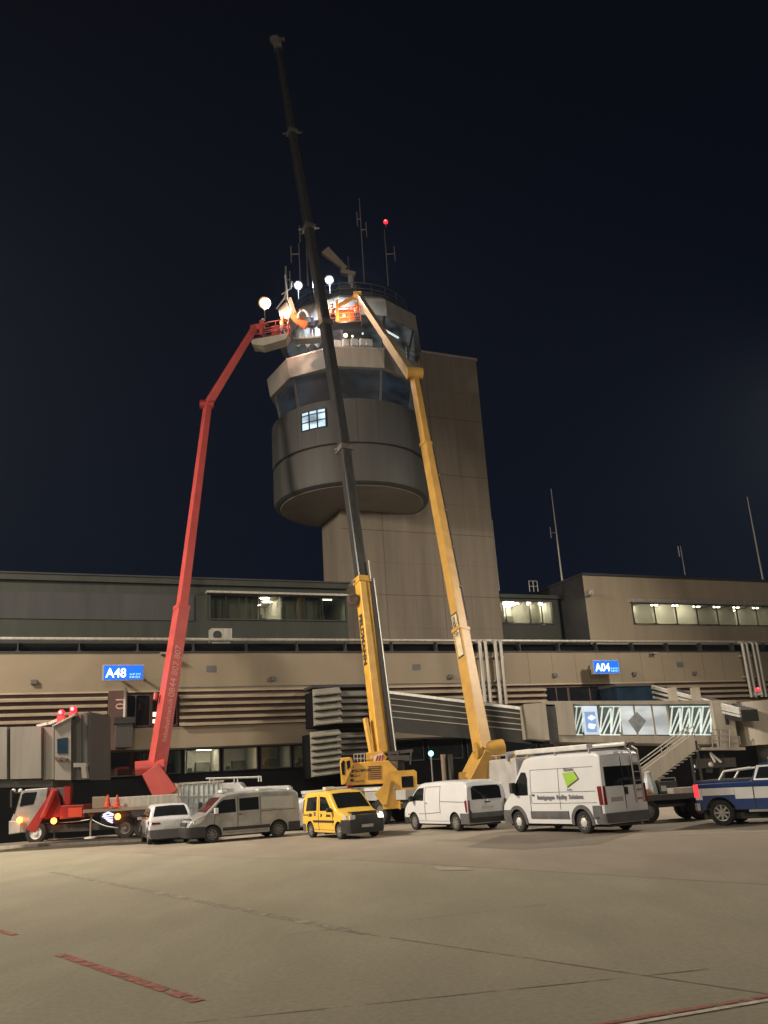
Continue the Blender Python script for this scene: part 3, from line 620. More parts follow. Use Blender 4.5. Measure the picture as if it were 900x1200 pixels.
def sloped_corridor(name, pxA, pxB, YA, YB, label, rails, body='ramp_dark', thick=2.4, railm='galv', postm=None):
    (xa, ta, ba), (xb, tb, bb_) = pxA, pxB
    A1, A0, B1_, B0_ = at(xa, ta, YA), at(xa, ba, YA), at(xb, tb, YB), at(xb, bb_, YB)
    A0 = V(A1.x, A1.y, A0.z); B0_ = V(B1_.x, B1_.y, B0_.z)
    o = wt(name, label, 'walkway', V(A0.x, A0.y, 0)); off = V(A0.x, A0.y, 0)
    d = (B1_ - A1); d.z = 0; d.normalize(); nb = V(-d.y, d.x, 0)
    if nb.y < 0: nb = -nb
    b = MB(); b.prism([A0, B0_, B1_, A1], nb * thick); b.build('enclosure', body, o, off=off)
    for k in range(rails):
        f_ = k / rails
        pA = A1.lerp(A0, f_ * .78) - nb * .06; pB = B1_.lerp(B0_, f_ * .78) - nb * .06
        m = MB(); m.beam(pA, pB, .10, (.16 if body == 'ramp_dark' and rails == 5 else .20) if k == 0 else (.05 if rails == 5 else .12)); m.build('rail', ('louver_grey' if rails == 5 else 'hub_white') if k else 'hub_white', o, off=off)
    return o, (A1, A0, B1_, B0_, nb, off)
sloped_corridor('covered_ramp', (455, 811, 858), (619, 831, 872), 57, 50, 'dark covered ramp with pale rails sloping down from crane to jet bridge', 5)
o, (A1, A0, B1_, B0_, nb, off) = sloped_corridor('covered_ramp', (765, 805, 828), (868, 832, 846), 55, 47, 'short ramp with bright rails above the glazed jet bridge', 3, 'ramp_dark', thick=1.0)  # white colour of these rails stands in for strong light on metal
for px in (787, 814):
    p1 = at(px, 806, 50); p0 = V(p1.x, p1.y, at(px, 833, 50).z); MB().beam(p0, p1, .45, .3).build('post', 'bridge_metal', o, off=off)
# raised box right of A04 bay
bx = bthing('gate_lobby', 'dark glazed lobby box behind the bridge head under gate sign A04', 'building part')
u0 = fp(722, 820, -2)[0]; u1 = fp(765, 820, -2)[0]
MB().box(u0, u1, -2.2, -.2, 5.2, 7.6).build('wall', 'glass_blue', bx); MB().box(u0 - .1, u1 + .1, -2.3, -.2, 7.6, 7.8).build('roof', 'bridge_dark', bx)

# ------------------------------------------------------------------ right jet bridge
JY = 49.0
jr = wt('jet_bridge', 'glazed jet bridge with lit white trusses at the right under gate A04', 'jet bridge', V(at(615, 850, JY).x, JY, 0)); joff = jr.location.copy()
def jx(px): return at(px, 850, JY).x
def jz(px, py): return at(px, py, JY).z
def jq(pa, pb_, y0, y1, top=None, bot=None):      # box between two pixel columns, pixel rows interpolated along the bridge
    (xa, ta, ba), (xb, tb, bb_) = pa, pb_
    m = MB(); A = [V(jx(xa), y0, jz(xa, ba)), V(jx(xb), y0, jz(xb, bb_)), V(jx(xb), y0, jz(xb, tb)), V(jx(xa), y0, jz(xa, ta))]
    m.prism(A, (0, y1 - y0, 0)); return m
tt = lambda x: 824.5 + (x - 615) * (-.001); bb = lambda x: 871 + (x - 615) * .004
jq((615, 826, 866), (640, 824, 868), JY - .6, JY + 3).build('bridge_head', 'bridge_metal', jr, off=joff)
jq((641, 828, 872), (652, 828, 872), JY - .3, JY + 2.6).build('bellows', 'grey_plastic', jr, off=joff)
jq((652, 824, 862), (672, 824, 862), JY - .5, JY + 2.8).build('end_wall', 'bridge_metal', jr, off=joff)
jq((640, 822, 826), (865, 821, 825), JY - .35, JY + 3).build('roof', 'bridge_metal', jr, off=joff)
jq((652, 862, 870), (862, 863, 873), JY - .35, JY + 3).build('floor_beam', 'bridge_metal', jr, off=joff)
jq((672, 826, 862), (832, 825, 862), JY + 2.4, JY + 2.6).build('far_wall', 'bridge_dark', jr, off=joff)
panes = [(672, 683, 'pane_dim'), (684, 702, 'pane_screen2'), (703, 727, 'pane_tun2'), (728, 745, 'pane_tun'), (746, 766, 'pane_tun'), (767, 784, 'pane_tun'), (785, 808, 'pane_tun2'), (809, 833, 'pane_tun2')]
lit_pane('pane_tun2', (.30, .36, .34), .35, .3); lit_pane('pane_tun', (.70, .72, .68), 1.1, .5); lit_pane('pane_screen2', (.85, .93, 1.0), .95, .7)
for a_, c_, m in panes:
    f = jq((a_, 827, 861), (c_, 827, 861), JY, JY + .06).build('window', m, jr, off=joff)
b = MB()
def jp(px, py, dy=-.08): p = at(px, py, JY + dy); return p
mk('truss_glow', (.75, .78, .75), .4, 0, .05, 2, emis=(.8, 1, .92), estr=.42)  # trusses glow by emission in place of light falling on them
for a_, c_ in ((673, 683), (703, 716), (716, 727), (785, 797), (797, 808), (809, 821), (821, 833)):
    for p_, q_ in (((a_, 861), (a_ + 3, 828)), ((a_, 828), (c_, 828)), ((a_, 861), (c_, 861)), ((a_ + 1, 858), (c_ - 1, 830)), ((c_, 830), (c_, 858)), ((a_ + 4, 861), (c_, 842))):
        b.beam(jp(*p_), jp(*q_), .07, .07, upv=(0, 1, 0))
    b.build('truss', 'truss_glow', jr, off=joff); b = MB()
# poster screen and diamond
mk('poster_blue', (.3, .4, .6), .4, 0, .1, 4, emis=(.22, .38, .75), estr=.6)
jq((686.5, 834, 858), (699, 834, 858), JY - .02, JY - .001).build('poster', 'poster_blue', jr, off=joff)
b = MB(); b.prism([jp(693, 838, -.05), jp(698, 841, -.05), jp(693, 844, -.05), jp(689, 841, -.05)], (0, -.02, 0)); b.prism([jp(690, 848, -.05), jp(698, 849, -.05), jp(696, 854, -.05), jp(690, 853, -.05)], (0, -.02, 0)); b.build('poster_shape', 'sign_white', jr, off=joff)
b = MB(); b.prism([jp(746, 834, -.04), jp(757, 845, -.04), jp(747, 860, -.04), jp(736, 845, -.04)], (0, -.03, 0)); mk('diamond', (.30, .33, .38), .5, 0, .3, 3); b.build('diamond_emblem', 'diamond', jr, off=joff)
for px in (727.5, 745.5, 766.5, 784.5): jq((px - 1, 826, 862), (px + 1, 826, 862), JY - .06, JY - .001).build('mullion', 'bridge_metal', jr, off=joff)
jq((834, 824, 878), (857, 824, 878), JY - .6, JY + 2.8).build('cabin_wall', 'bridge_metal', jr, off=joff)
jq((846, 840, 850), (850, 840, 850), JY - .63, JY - .601).build('control_box', 'black_plastic', jr, off=joff)
c = V((jx(870) + jx(925)) / 2, JY + .5, 0); R_ = (jx(925) - jx(862)) / 2
MB().lathe([(.01, jz(890, 822)), (R_, jz(890, 822)), (R_, jz(890, 873)), (.01, jz(890, 873))], (c.x, c.y, 0), 48).build('rotunda', 'bridge_metal', jr, smooth=True, off=joff)
b = MB(); b.tube((c.x, c.y, 0), (c.x, c.y, jz(890, 873)), .5, n=20); b.build('rotunda_column', 'bridge_dark', jr, smooth=True, off=joff)
for px in (648, 735): 
    b = MB(); x = jx(px); 
    for dy in (-.2, 2.2): b.beam((x, JY + dy, 0), (x, JY + dy, jz(px, 870)), .3, .3)
    b.beam((x, JY - .3, 1.1), (x, JY + 2.3, 1.1), .4, .3); b.build('support_leg', 'bridge_dark', jr, off=joff)
    b = MB()
    for dy in (-.3, 2.3): b.lathe([(.01, -.2), (.45, -.2), (.5, -.1), (.5, .1), (.45, .2), (.01, .2)], (x + .5, JY + dy, .5), 18, 'y')
    b.build('bogie_wheels', 'rubber', jr, off=joff)
b = MB(); b.path([jp(834, 862, -.9), jp(856, 862, -.9)], .03); b.path([jp(834, 868, -.9), jp(856, 868, -.9)], .03); b.path([jp(834, 855, -.9), jp(856, 855, -.9)], .03)
for px in (835, 845, 855): b.path([jp(px, 855, -.9), jp(px, 877, -.9)], .03)
b.build('handrail', 'galv', jr, off=joff)
jq((812, 877, 880), (858, 877, 880), JY - 1.3, JY - .4).build('landing', 'bridge_metal', jr, off=joff)
# beams & machinery below
b = MB(); b.beam(jp(745, 880, .6), jp(640, 878, .6), .5, .35); b.beam(jp(830, 885, .5), jp(830, 905, .5), .35); b.beam(jp(846, 885, .5), jp(846, 915, .5), .25); b.beam(jp(815, 895, .5), jp(860, 893, .5), .6, .5)
b.build('undercarriage', 'bridge_dark', jr, off=joff)
b = MB(); b.path([jp(845, 893, .1), jp(832, 882, .1), jp(838, 893, .1)], .07)
b.ball(jp(833, 896, -.1), .14); b.build('hydraulics', 'hub_white', jr, off=joff)
for px, py in ((813, 899), (813, 905)): pass
b = MB(); b.ball(jp(813, 898, -.3), .08); b.ball(jp(813, 904, -.3), .08); b.build('signal_lamp', 'lamp_cool', jr, off=joff)
# service stair
st = wt('service_stair', 'steel service stair climbing from ground to jet bridge landing', 'stairs', V(gnd(757, 960).x, 45, 0)); so = st.location.copy()
s0, s1 = at(752, 915, 45.5), at(815, 868, 47.2)
b = MB(); side = V(0, 1.1, 0)
for dy in (0, 1.1): b.beam(s0 + V(0, dy, 0), s1 + V(0, dy, 0), .06, .75)
b.build('side_panel', 'bridge_metal', st, off=so)
b = MB()
n = 14
for i in range(n): p = s0.lerp(s1, i / n); b.box(p.x - .0, p.x + .3, p.y + .05, p.y + 1.05, p.z - .42, p.z - .36)
b.build('treads', 'galv', st, off=so)
b = MB(); g0 = s0 + (s0 - s1) * .30
for dy in (0, 1.1): b.path([s0 + V(0, dy, .75), s1 + V(0, dy, .75)], .03); b.path([s0 + V(0, dy, 0), s0 + V(0, dy, .75)], .03); b.path([s1 + V(0, dy, 0), s1 + V(0, dy, .75)], .03); b.path([s0.lerp(s1, .5) + V(0, dy, 0), s0.lerp(s1, .5) + V(0, dy, .75)], .03)
b.build('handrail', 'galv', st, off=so)
b = MB()
for dy in (0, 1.1):
    for s_ in (s0, s1): MB().beam(V(s_.x, s_.y + dy, 0), s_ + V(0, dy, 0), .12).build('stair_leg', 'bridge_dark', st, off=so)
# red beacon on right ducts
p = at(888, 808, 55); o = MB().ball(V(0, 0, 0), .13, 10).build('beacon', 'red_lit'); o.location = p; MB().box(-.25, .25, -.02, .2, -.35, -.15).build('lamp_base', 'steel', o)
tag(o, 'red beacon lamp on the bridge rotunda at the right edge of the picture', 'warning light', 'red beacons on jet bridges')

mk('bridge_grey', (.22, .205, .185), .5, .1, .14, .8, streak=True)
# ------------------------------------------------------------------ left jet bridge
LY = 41.0
jl = wt('jet_bridge', 'grey jet bridge with corrugated tunnel and red beacons at the left edge', 'jet bridge', V(at(60, 900, LY).x, LY, 0)); lo_ = jl.location.copy()
def lq(pts, y0, dy, name, m):
    b = MB(); b.prism([at(x, y, y0) for x, y in pts], (0, dy, 0)); return b.build(name, m, jl, off=lo_)
lq([(-60, 852), (8, 852), (8, 913), (-60, 914)], LY, 3, 'tunnel_section', 'bridge_grey')
lq([(12, 852), (48, 851), (48, 912), (12, 913)], LY - .1, 3.2, 'tunnel_section', 'bridge_grey')
lq([(51, 852), (63, 852), (63, 913), (51, 914)], LY + .1, 3, 'tunnel_section', 'bridge_grey')
lq([(8, 854), (12, 854), (12, 912), (8, 912)], LY + .2, 2.6, 'joint_seal', 'black_plastic')
lq([(48, 854), (51, 854), (51, 912), (48, 912)], LY + .2, 2.6, 'joint_seal', 'black_plastic')
lq([(64, 852), (83, 841), (83, 914), (64, 914)], LY - .3, 3.4, 'cabin', 'bridge_grey')
lq([(67, 866), (79, 864), (79, 883), (67, 883)], LY - .33, .028, 'cabin_window', 'glass_blue')
lq([(84, 840), (105, 834), (105, 914), (84, 914)], LY - .1, 3.0, 'canopy', 'bridge_dark')
lq([(61, 852), (87, 838.5), (87, 836.5), (61, 850)], LY - .45, 3.6, 'cabin_roof_edge', 'galv')
b = MB()
for i in range(3): b.beam(at(88 + i * 7, 839 - i * 2, LY - .13), at(88 + i * 7, 912, LY - .13), .03, .03)
b.build('canopy_ribs', 'bridge_dark', jl, off=lo_)
b = MB(); b.beam(at(68, 891, LY - .34), at(69, 888, LY - .34), .25, .3); b.beam(at(75, 891, LY - .34), at(76, 888, LY - .34), .25, .3); b.build('notice_plate', 'rust_brown', jl, off=lo_)
lq([(86, 894), (101, 894), (101, 899), (86, 899)], LY - .5, .3, 'bumper_pad', 'bridge_grey')
lq([(95, 899), (100, 899), (102, 912), (96, 912)], LY - .5, .3, 'bumper_strut', 'bridge_grey')
lq([(-60, 914), (62, 914), (62, 922), (-60, 924)], LY + .3, 2.4, 'undercarriage_beam', 'bridge_dark')
b = MB(); g = at(-28, 920, LY + 1.5); b.beam(V(g.x, g.y - 1, 0), V(g.x, g.y - 1, g.z), .45); b.beam(V(g.x, g.y + 1, 0), V(g.x, g.y + 1, g.z), .45); b.beam(V(g.x, g.y - 1.3, .6), V(g.x, g.y + 1.3, .6), .5); b.build('support_leg', 'bridge_dark', jl, off=lo_)
b = MB(); b.beam(at(44, 851, LY + .5), at(56, 848, LY + .5), .25, .12); b.beam(at(58, 848, LY + .3), at(70, 843, LY + .3), .25, .12); b.build('roof_lamp', 'hub_white', jl, off=lo_)
for px, py, l in ((72, 835.5, 'left one of two red beacons on the left jet bridge cabin'), (86, 831.5, 'right one of two red beacons on the left jet bridge cabin')):
    o = MB().ball(V(0, 0, 0), .16, 12).build('beacon', 'red_lit'); o.location = at(px, py, LY); MB().ball(V(0, -.13, .02), .085, 8).build('bulb', 'red_core', o); MB().box(-.16, .16, -.1, .25, -.45, -.14).build('lamp_base', 'lift_red', o)
    tag(o, l, 'warning light', 'red beacons on jet bridges')
    l_ = bpy.data.lights.new('beacon_light', 'POINT'); l_.energy = 25; l_.color = (1, .05, .08); l_.shadow_soft_size = .1; q = bpy.data.objects.new('beacon_light', l_); C.objects.link(q); q.parent = o; q.location = (0, -.35, .0)
# gate pillar with hanging box under A48
gp = bthing('gate_pillar', 'dark brown gate pillar with lettering and hanging box below sign A48', 'pillar')
MB().box(-18.15, -17.1, -.7, -.2, 4.7, 8.1).build('pillar', 'rust_brown', gp)
text('pillar_text', '01', .75, 'text_pale', gp, (-17.25, -.72, 7.0), (0, 0, 1), (-1, 0, 0), .004)
text('pillar_text', '60', .75, 'text_pale', gp, (-17.25, -.72, 5.8), (0, 0, 1), (-1, 0, 0), .004)
u, z = fp(147, 806, -.9); MB().tube((u, -.9, fp(147, 846, -.9)[1]), (u, -.9, z), .09).build('pole', 'galv', gp)
(u0, z1), (u1, z0) = fp(136, 850, -1.2), fp(155, 875, -1.2); MB().box(u0, u1, -1.2, -.3, z0, z1 + .1).build('cabinet', 'bridge_dark', gp); MB().box(u0 - .1, u1 + .1, -1.3, -.2, z1 + .1, z1 + .45).build('cabinet_hood', 'black_plastic', gp)
#VEHICLES#
# ------------------------------------------------------------------ road vehicles (local frame: x forward, y left, z up, origin on the ground at mid length)
def interp(pr, x):
    if x <= pr[0][0]: return pr[0][1]
    for (a, za), (b, zb) in zip(pr[:-1], pr[1:]):
        if x <= b: return za + (zb - za) * (x - a) / (b - a) if b > a else zb
    return pr[-1][1]
class Car:
    def __init__(s, L, W, prof, xw, wr, sill=.28, belt=1.0, tum=.10, ra=None, rake=0.0, nose=.10, rc=.10, ends=((.16, .035), (.55, .14))):
        s.L, s.W, s.prof, s.xw, s.wr, s.sill, s.belt, s.tum, s.rake, s.nose, s.rc = L, W, prof, xw, wr, sill, belt, tum, rake, nose, rc
        s.ra = ra or wr + .07; s.x0, s.x1 = -L / 2, L / 2; s.H = max(z for _, z in prof); s.ends = ends
    def zt(s, x): return (interp(s.prof, x - .06) + 2 * interp(s.prof, x) + interp(s.prof, x + .06)) / 4
    def zb(s, x):
        z = s.sill
        for xw in s.xw:
            d = abs(x - xw)
            if d < s.ra: z = max(z, s.wr + math.sqrt(max(0, s.ra ** 2 - d * d)))
        return z
    def hw(s, x, z):
        p = 1.0; (r0, k0), (r1, k1) = s.ends
        e = x - s.x0
        if e < r0: p -= k0 * (1 - math.sqrt(max(0, 1 - ((r0 - e) / r0) ** 2)))
        e = s.x1 - x
        if e < r1: p -= k1 * (1 - math.sqrt(max(0, 1 - ((r1 - max(0, e)) / r1) ** 2)))
        if z > s.belt: t = (z - s.belt) / (s.H - s.belt); p -= s.tum * (t * .55 + t * t * .45)
        if z < .55: p -= .05 * (.55 - z) / .35
        return s.W / 2 * p
    def wp(s, x, z):
        if z > s.belt and x < s.x0 + 1.2: x += s.rake * ((z - s.belt) / (s.H - s.belt)) ** 1.3 * (s.x0 + 1.2 - x) / 1.2
        if x > s.x1 - .8: x -= s.nose * ((z - .5) / .5) ** 2 * (x - s.x1 + .8) / .8
        return x
    def P(s, x, y, z): return V(s.wp(x, z), y, z)
    def side(s, x, z, sg, off=.008): return V(s.wp(x, z), sg * (s.hw(x, z) + off), z)
    def shell(s, m, parent):
        xs = set(); n = 46
        for i in range(n + 1): xs.add(round(s.x0 + s.L * i / n, 3))
        for e in (.02, .05, .09, .14): xs.add(round(s.x0 + e, 3)); xs.add(round(s.x1 - e, 3))
        for xw in s.xw:
            for i in range(-12, 13): xs.add(round(xw + s.ra * 1.0 * math.sin(i / 12 * PI / 2), 3))
            xs.add(round(xw - s.ra - .006, 3)); xs.add(round(xw + s.ra + .006, 3))
        for x, _ in s.prof: xs.add(round(x, 3))
        xs = sorted(x for x in xs if s.x0 <= x <= s.x1); rows = []
        for x in xs:
            zb, zt = s.zb(x), s.zt(x); rc = min(s.rc, (zt - zb) * .4); pts = []
            for i in range(10): z = zb + (zt - rc - zb) * i / 9; pts.append(s.P(x, s.hw(x, z), z))
            yc = s.hw(x, zt - rc) - rc
            for i in range(1, 5): a = PI / 2 * i / 4; pts.append(s.P(x, yc + rc * math.cos(a), zt - rc + rc * math.sin(a)))
            pts.append(s.P(x, yc * .5, zt + .018)); pts.append(s.P(x, 0, zt + .025))
            rows.append(pts + [V(p.x, -p.y, p.z) for p in reversed(pts[:-1])])
        k = len(rows[0]); b = MB(); b.v = [p for r in rows for p in r]
        b.f = [(i * k + j, i * k + j + 1, (i + 1) * k + j + 1, (i + 1) * k + j) for i in range(len(rows) - 1) for j in range(k - 1)]
        b.f += [tuple(range(k)), tuple((len(rows) - 1) * k + j for j in range(k - 1, -1, -1))]
        return b.build('body', m, parent, smooth=True)
    def floor(s, parent):
        b = MB(); b.box(s.x0 + .12, s.x1 - .18, -s.W / 2 + .30, s.W / 2 - .30, .20, 1.0)
        for xw in s.xw: b.box(xw - s.ra + .02, xw + s.ra - .02, -s.W / 2 + .24, s.W / 2 - .24, s.wr, s.wr + s.ra + .02)
        b.box(s.x0 + .2, s.x1 - .3, -s.W / 2 + .06, s.W / 2 - .06, s.sill + .02, s.sill + .05)
        return b.build('underbody', 'chassis', parent)
    def panel(s, poly, sg, name, m, parent, off=.008, sub=4):
        c = (sum(p[0] for p in poly) / len(poly), sum(p[1] for p in poly) / len(poly)); b = MB(); pts = []
        n = len(poly); ring = []
        for i in range(n):
            a, q = poly[i], poly[(i + 1) % n]
            for k in range(sub): ring.append((a[0] + (q[0] - a[0]) * k / sub, a[1] + (q[1] - a[1]) * k / sub))
        lv = (1, .66, .33); vs = []
        for f_ in lv:
            for x, z in ring: X, Z = c[0] + (x - c[0]) * f_, c[1] + (z - c[1]) * f_; vs.append(s.side(X, Z, sg, off))
        vs.append(s.side(c[0], c[1], sg, off)); m_ = len(ring)
        fs = [(j * m_ + i, j * m_ + (i + 1) % m_, (j + 1) * m_ + (i + 1) % m_, (j + 1) * m_ + i) for j in range(2) for i in range(m_)]
        fs += [(2 * m_ + i, 2 * m_ + (i + 1) % m_, 3 * m_) for i in range(m_)]
        fs += [(i, (i + 1) % m_, 3 * m_ + 1 + (i + 1) % m_, 3 * m_ + 1 + i) for i in range(m_)]
        vs += [v - V(0, sg * (off + .01), 0) for v in vs[:m_]]
        return b.add(vs, fs).build(name, m, parent, smooth=True)
    def both(s, poly, name, m, parent, off=.008):
        for sg in (1, -1): s.panel(poly, sg, name, m, parent, off)
    def end(s, e, poly, name, m, parent, off=.01, t=.02):     # panel on the tail (-1) or nose (1); poly in (y, z)
        b = MB(); xe = s.x0 if e < 0 else s.x1; n = 4; k = len(poly); vs = []
        for o in (off, -t):
            for i in range(k):
                a, q = poly[i], poly[(i + 1) % k]
                for j in range(n): y, z = a[0] + (q[0] - a[0]) * j / n, a[1] + (q[1] - a[1]) * j / n; vs.append(V(s.wp(xe, z) + e * o, y, z))
        m_ = k * n; b.add(vs, [tuple(range(m_)), tuple(range(2 * m_ - 1, m_ - 1, -1))] + [(i, (i + 1) % m_, m_ + (i + 1) % m_, m_ + i) for i in range(m_)])
        return b.build(name, m, parent)
    def wrap(s, e, xa, za, zb, name, m, parent, off=.02, yin=0.0, zx=0.0):   # band round the tail or nose; zx raises the lower rim at the side
        xe = s.x0 if e < 0 else s.x1; path = []
        for i in range(9): path.append((xa + (xe - xa) * (i / 8) ** .7, 1))
        b = MB(); vs = []; nz = 5
        for k in range(nz):
            z = za + (zb - za) * k / (nz - 1); row = []
            for x, _ in path: row.append(V(s.wp(x, z), s.hw(x, z) + off, z))
            hc = s.hw(xe, z) + off; X = s.wp(xe, z) + e * off
            row.append(V(X, hc - .02, z)); row += [V(X + e * .015, hc * f_, z) for f_ in (.6, .2)]
            row = row + [V(p.x, -p.y, p.z) for p in reversed(row)]
            vs += row
        m_ = len(vs) // nz
        top = [v.copy() for v in vs[-m_:]]; top = [V(v.x - e * (.06 if abs(v.y) < s.W / 2 * .9 else 0), v.y * .96, v.z) for v in top]
        vs += top
        b.add(vs, [(k * m_ + i, k * m_ + i + 1, (k + 1) * m_ + i + 1, (k + 1) * m_ + i) for k in range(nz) for i in range(m_ - 1)])
        return b.build(name, m, parent, smooth=True)
    def screen(s, xa, xb, m, parent, name='windscreen', inset=.10, off=.012):
        b = MB(); nx, ny = 8, 8; vs = []
        for i in range(nx + 1):
            x = xa + (xb - xa) * i / nx; z = s.zt(x); dz = (s.zt(x + .02) - s.zt(x - .02)) / .04; nn = V(-dz, 0, 1).normalized()
            for j in range(ny + 1):
                f_ = -1 + 2 * j / ny; y = f_ * (s.hw(x, z) - inset); p = s.P(x, y, z + .02 * (1 - abs(f_))); vs.append(p + nn * off)
        b.add(vs, [(i * (ny + 1) + j, i * (ny + 1) + j + 1, (i + 1) * (ny + 1) + j + 1, (i + 1) * (ny + 1) + j) for i in range(nx) for j in range(ny)])
        return b.build(name, m, parent, smooth=True)
    def line(s, pts, m='black_plastic', parent=None, name='door_gap', wd=.016, sgs=(1, -1), off=.004):
        for sg in sgs:
            b = MB()
            for (xa, za), (xb, zb) in zip(pts[:-1], pts[1:]):
                n = 5; ps = [s.side(xa + (xb - xa) * i / n, za + (zb - za) * i / n, sg, off) for i in range(n + 1)]
                for p, q in zip(ps[:-1], ps[1:]): b.beam(p, q, wd, wd)
            b.build(name, m, parent)
    def wheels(s, parent, rim='rim', tw_=.21, spokes=6, hub=False):
        for xw in s.xw:
            for sg in (1, -1):
                r = s.wr; t = tw_ / 2; yo = sg * (s.W / 2 - t - .02)
                tyre = MB().lathe([(r * .62, -t * .8), (r * .80, -t), (r * .95, -t * .92), (r, -t * .6), (r, t * .6), (r * .95, t * .92), (r * .80, t), (r * .62, t * .8), (r * .62, -t * .8)], (0, 0, 0), 28, 'y')
                w_ = tyre.build('wheel', 'rubber', parent, smooth=True); w_.location = (xw, yo, r)
                b = MB(); y_ = sg * t * .55
                b.lathe([(r * .63, y_ * 1.5), (r * .58, y_ * 1.45), (r * .55, y_ * .6), (r * .2, y_ * .5)], (0, 0, 0), 24, 'y')
                for k in range(spokes):
                    a = 2 * PI * k / spokes; b.beam((math.cos(a) * r * .12, y_ * 1.25, math.sin(a) * r * .12), (math.cos(a) * r * .6, y_ * 1.4, math.sin(a) * r * .6), r * .16, .03, upv=(0, 1, 0))
                b.lathe([(.001, y_ * 1.75), (r * .16, y_ * 1.7), (r * .2, y_ * 1.2)], (0, 0, 0), 14, 'y')
                ri = b.build('rim', rim, w_)
                MB().lathe([(.001, y_ * .7), (r * .6, y_ * .7)], (0, 0, 0), 20, 'y').build('brake_disc', 'chassis', w_)
                if hub: MB().lathe([(.001, y_ * 2.0), (r * .30, y_ * 1.95), (r * .42, y_ * 1.5)], (0, 0, 0), 20, 'y').build('hub_cap', 'hub_white', w_, smooth=True)
    def mirrors(s, x, z, m, parent, h=.2):
        for sg in (1, -1):
            y = s.hw(x, z); b = MB(); b.box(x - .06, x + .1, min(sg * (y + .03), sg * (y + .24)), max(sg * (y + .03), sg * (y + .24)), z, z + h); b.beam((x, sg * y * .95, z + .03), (x + .02, sg * (y + .08), z + .03), .07)
            b.build('mirror', m, parent, bevel=.03)
    def arches(s, m, parent, wd=.08, off=.03):
        for xw in s.xw:
            for sg in (1, -1):
                b = MB(); vs = []; n = 16
                for i in range(n + 1):
                    a = PI * i / n * 1.12 - .06 * PI
                    for rr, oo in ((s.ra - .01, off), (s.ra + wd, off), (s.ra + wd, -.02)):
                        x, z = xw + math.cos(a) * rr, s.wr + math.sin(a) * rr; z = max(z, s.sill - .04); x = min(max(x, s.x0), s.x1)
                        vs.append(V(s.wp(x, z), sg * (s.hw(x, z) + oo), z))
                b.add(vs, [(i * 3 + j, i * 3 + j + 1, (i + 1) * 3 + j + 1, (i + 1) * 3 + j) for i in range(n) for j in range(2)])
                b.build('wheel_arch', m, parent, smooth=True)
def place(o, car, xw, sg, contact, fwd):
    """stand the car so that its wheel at (xw, side sg) touches the ground at contact"""
    a = math.atan2(fwd[1], fwd[0]); R = Matrix.Rotation(a, 3, 'Z')
    o.location = Vector(contact) - R @ V(xw, sg * car.W / 2, 0); o.rotation_euler = (0, 0, a)
def details(c, o, tail=True, fuel=-1):
    b = MB(); xr = c.xw[0]; x = xr + c.ra + .35
    for sg in (1, -1):
        c.line([(c.xw[0] + c.ra + .05, c.sill + .10), (c.xw[1] - c.ra - .05, c.sill + .10)], 'grey_plastic', o, 'sill_seam', .012, (sg,))
        c.panel([(c.x1 - .62, .62), (c.x1 - .50, .62), (c.x1 - .50, .67), (c.x1 - .62, .67)], sg, 'side_marker', 'amber_off', o, .012)
    c.panel([(x - .3, .86), (x - .12, .86), (x - .12, 1.02), (x - .3, 1.02)], fuel, 'fuel_flap', 'grey_plastic', o, .004)
    if tail:
        MB().beam(c.P(c.x0, 0, 1.22) + V(-.03, 0, 0), c.P(c.x0, .38, 1.42) + V(-.03, 0, 0), .03, .02).build('rear_wiper', 'black_plastic', o)
        MB().beam(c.P(c.x0, -.12, 1.06) + V(-.03, 0, 0), c.P(c.x0, .12, 1.06) + V(-.03, 0, 0), .06, .04).build('tailgate_handle', 'black_plastic', o)
        MB().tube(c.P(c.x0, 0, 1.12) + V(-.04, 0, 0), c.P(c.x0, 0, 1.12) + V(0, 0, 0), .055, n=12).build('badge', 'chrome', o)
mk('amber_off', (.35, .12, .02), .4, 0, .1, 6)
def lamp_bar(parent, x, z, m='hub_white', w_=.5): MB().box(x - .12, x + .12, -w_, w_, z, z + .12).build('roof_beacon', m, parent, bevel=.03)

# --- white estate / SUV
c = Car(4.5, 1.84, [(-2.25, .95), (-2.2, 1.12), (-2.0, 1.48), (-1.8, 1.60), (-1.2, 1.655), (0, 1.66), (.35, 1.60), (1.15, 1.08), (1.3, 1.03), (2.05, .90), (2.22, .78), (2.25, .62)], (-1.34, 1.34), .345, .26, .98, .20, rake=.10, rc=.12)
o = tag(empty('estate_car'), 'white estate car with black tail bumper parked left of the white crew van', 'car'); c.shell('white_paint', o); c.floor(o); c.wheels(o, 'rim', spokes=10)
c.both([(-1.95, 1.06), (-1.75, 1.42), (-1.2, 1.50), (-.55, 1.52), (-.5, 1.05)], 'side_window', 'glass', o); c.both([(-.42, 1.05), (-.45, 1.52), (.1, 1.50), (.35, 1.44), (.95, 1.08)], 'side_window', 'glass', o)
c.screen(.42, 1.1, 'glass', o); c.screen(-1.83, -2.17, 'glass', o, 'rear_window', .14)
c.wrap(-1, -1.72, .27, .62, 'rear_bumper', 'grey_plastic', o); c.wrap(1, 1.75, .25, .5, 'front_bumper', 'black_plastic', o)
for sg in (1, -1): c.panel([(-2.18, .86), (-2.16, 1.0), (-1.9, .98), (-1.72, .90), (-1.95, .84)], sg, 'tail_light', 'tail_red', o, .02)
for sg in (1, -1): c.end(-1, [(sg * .45, .84), (sg * .82, .84), (sg * .82, .94), (sg * .45, .92)], 'tail_light', 'tail_red', o, .03)
c.end(-1, [(-.26, .66), (.26, .66), (.26, .77), (-.26, .77)], 'number_plate', 'number_plate', o, .03); c.mirrors(.75, 1.0, 'white_paint', o, .14)
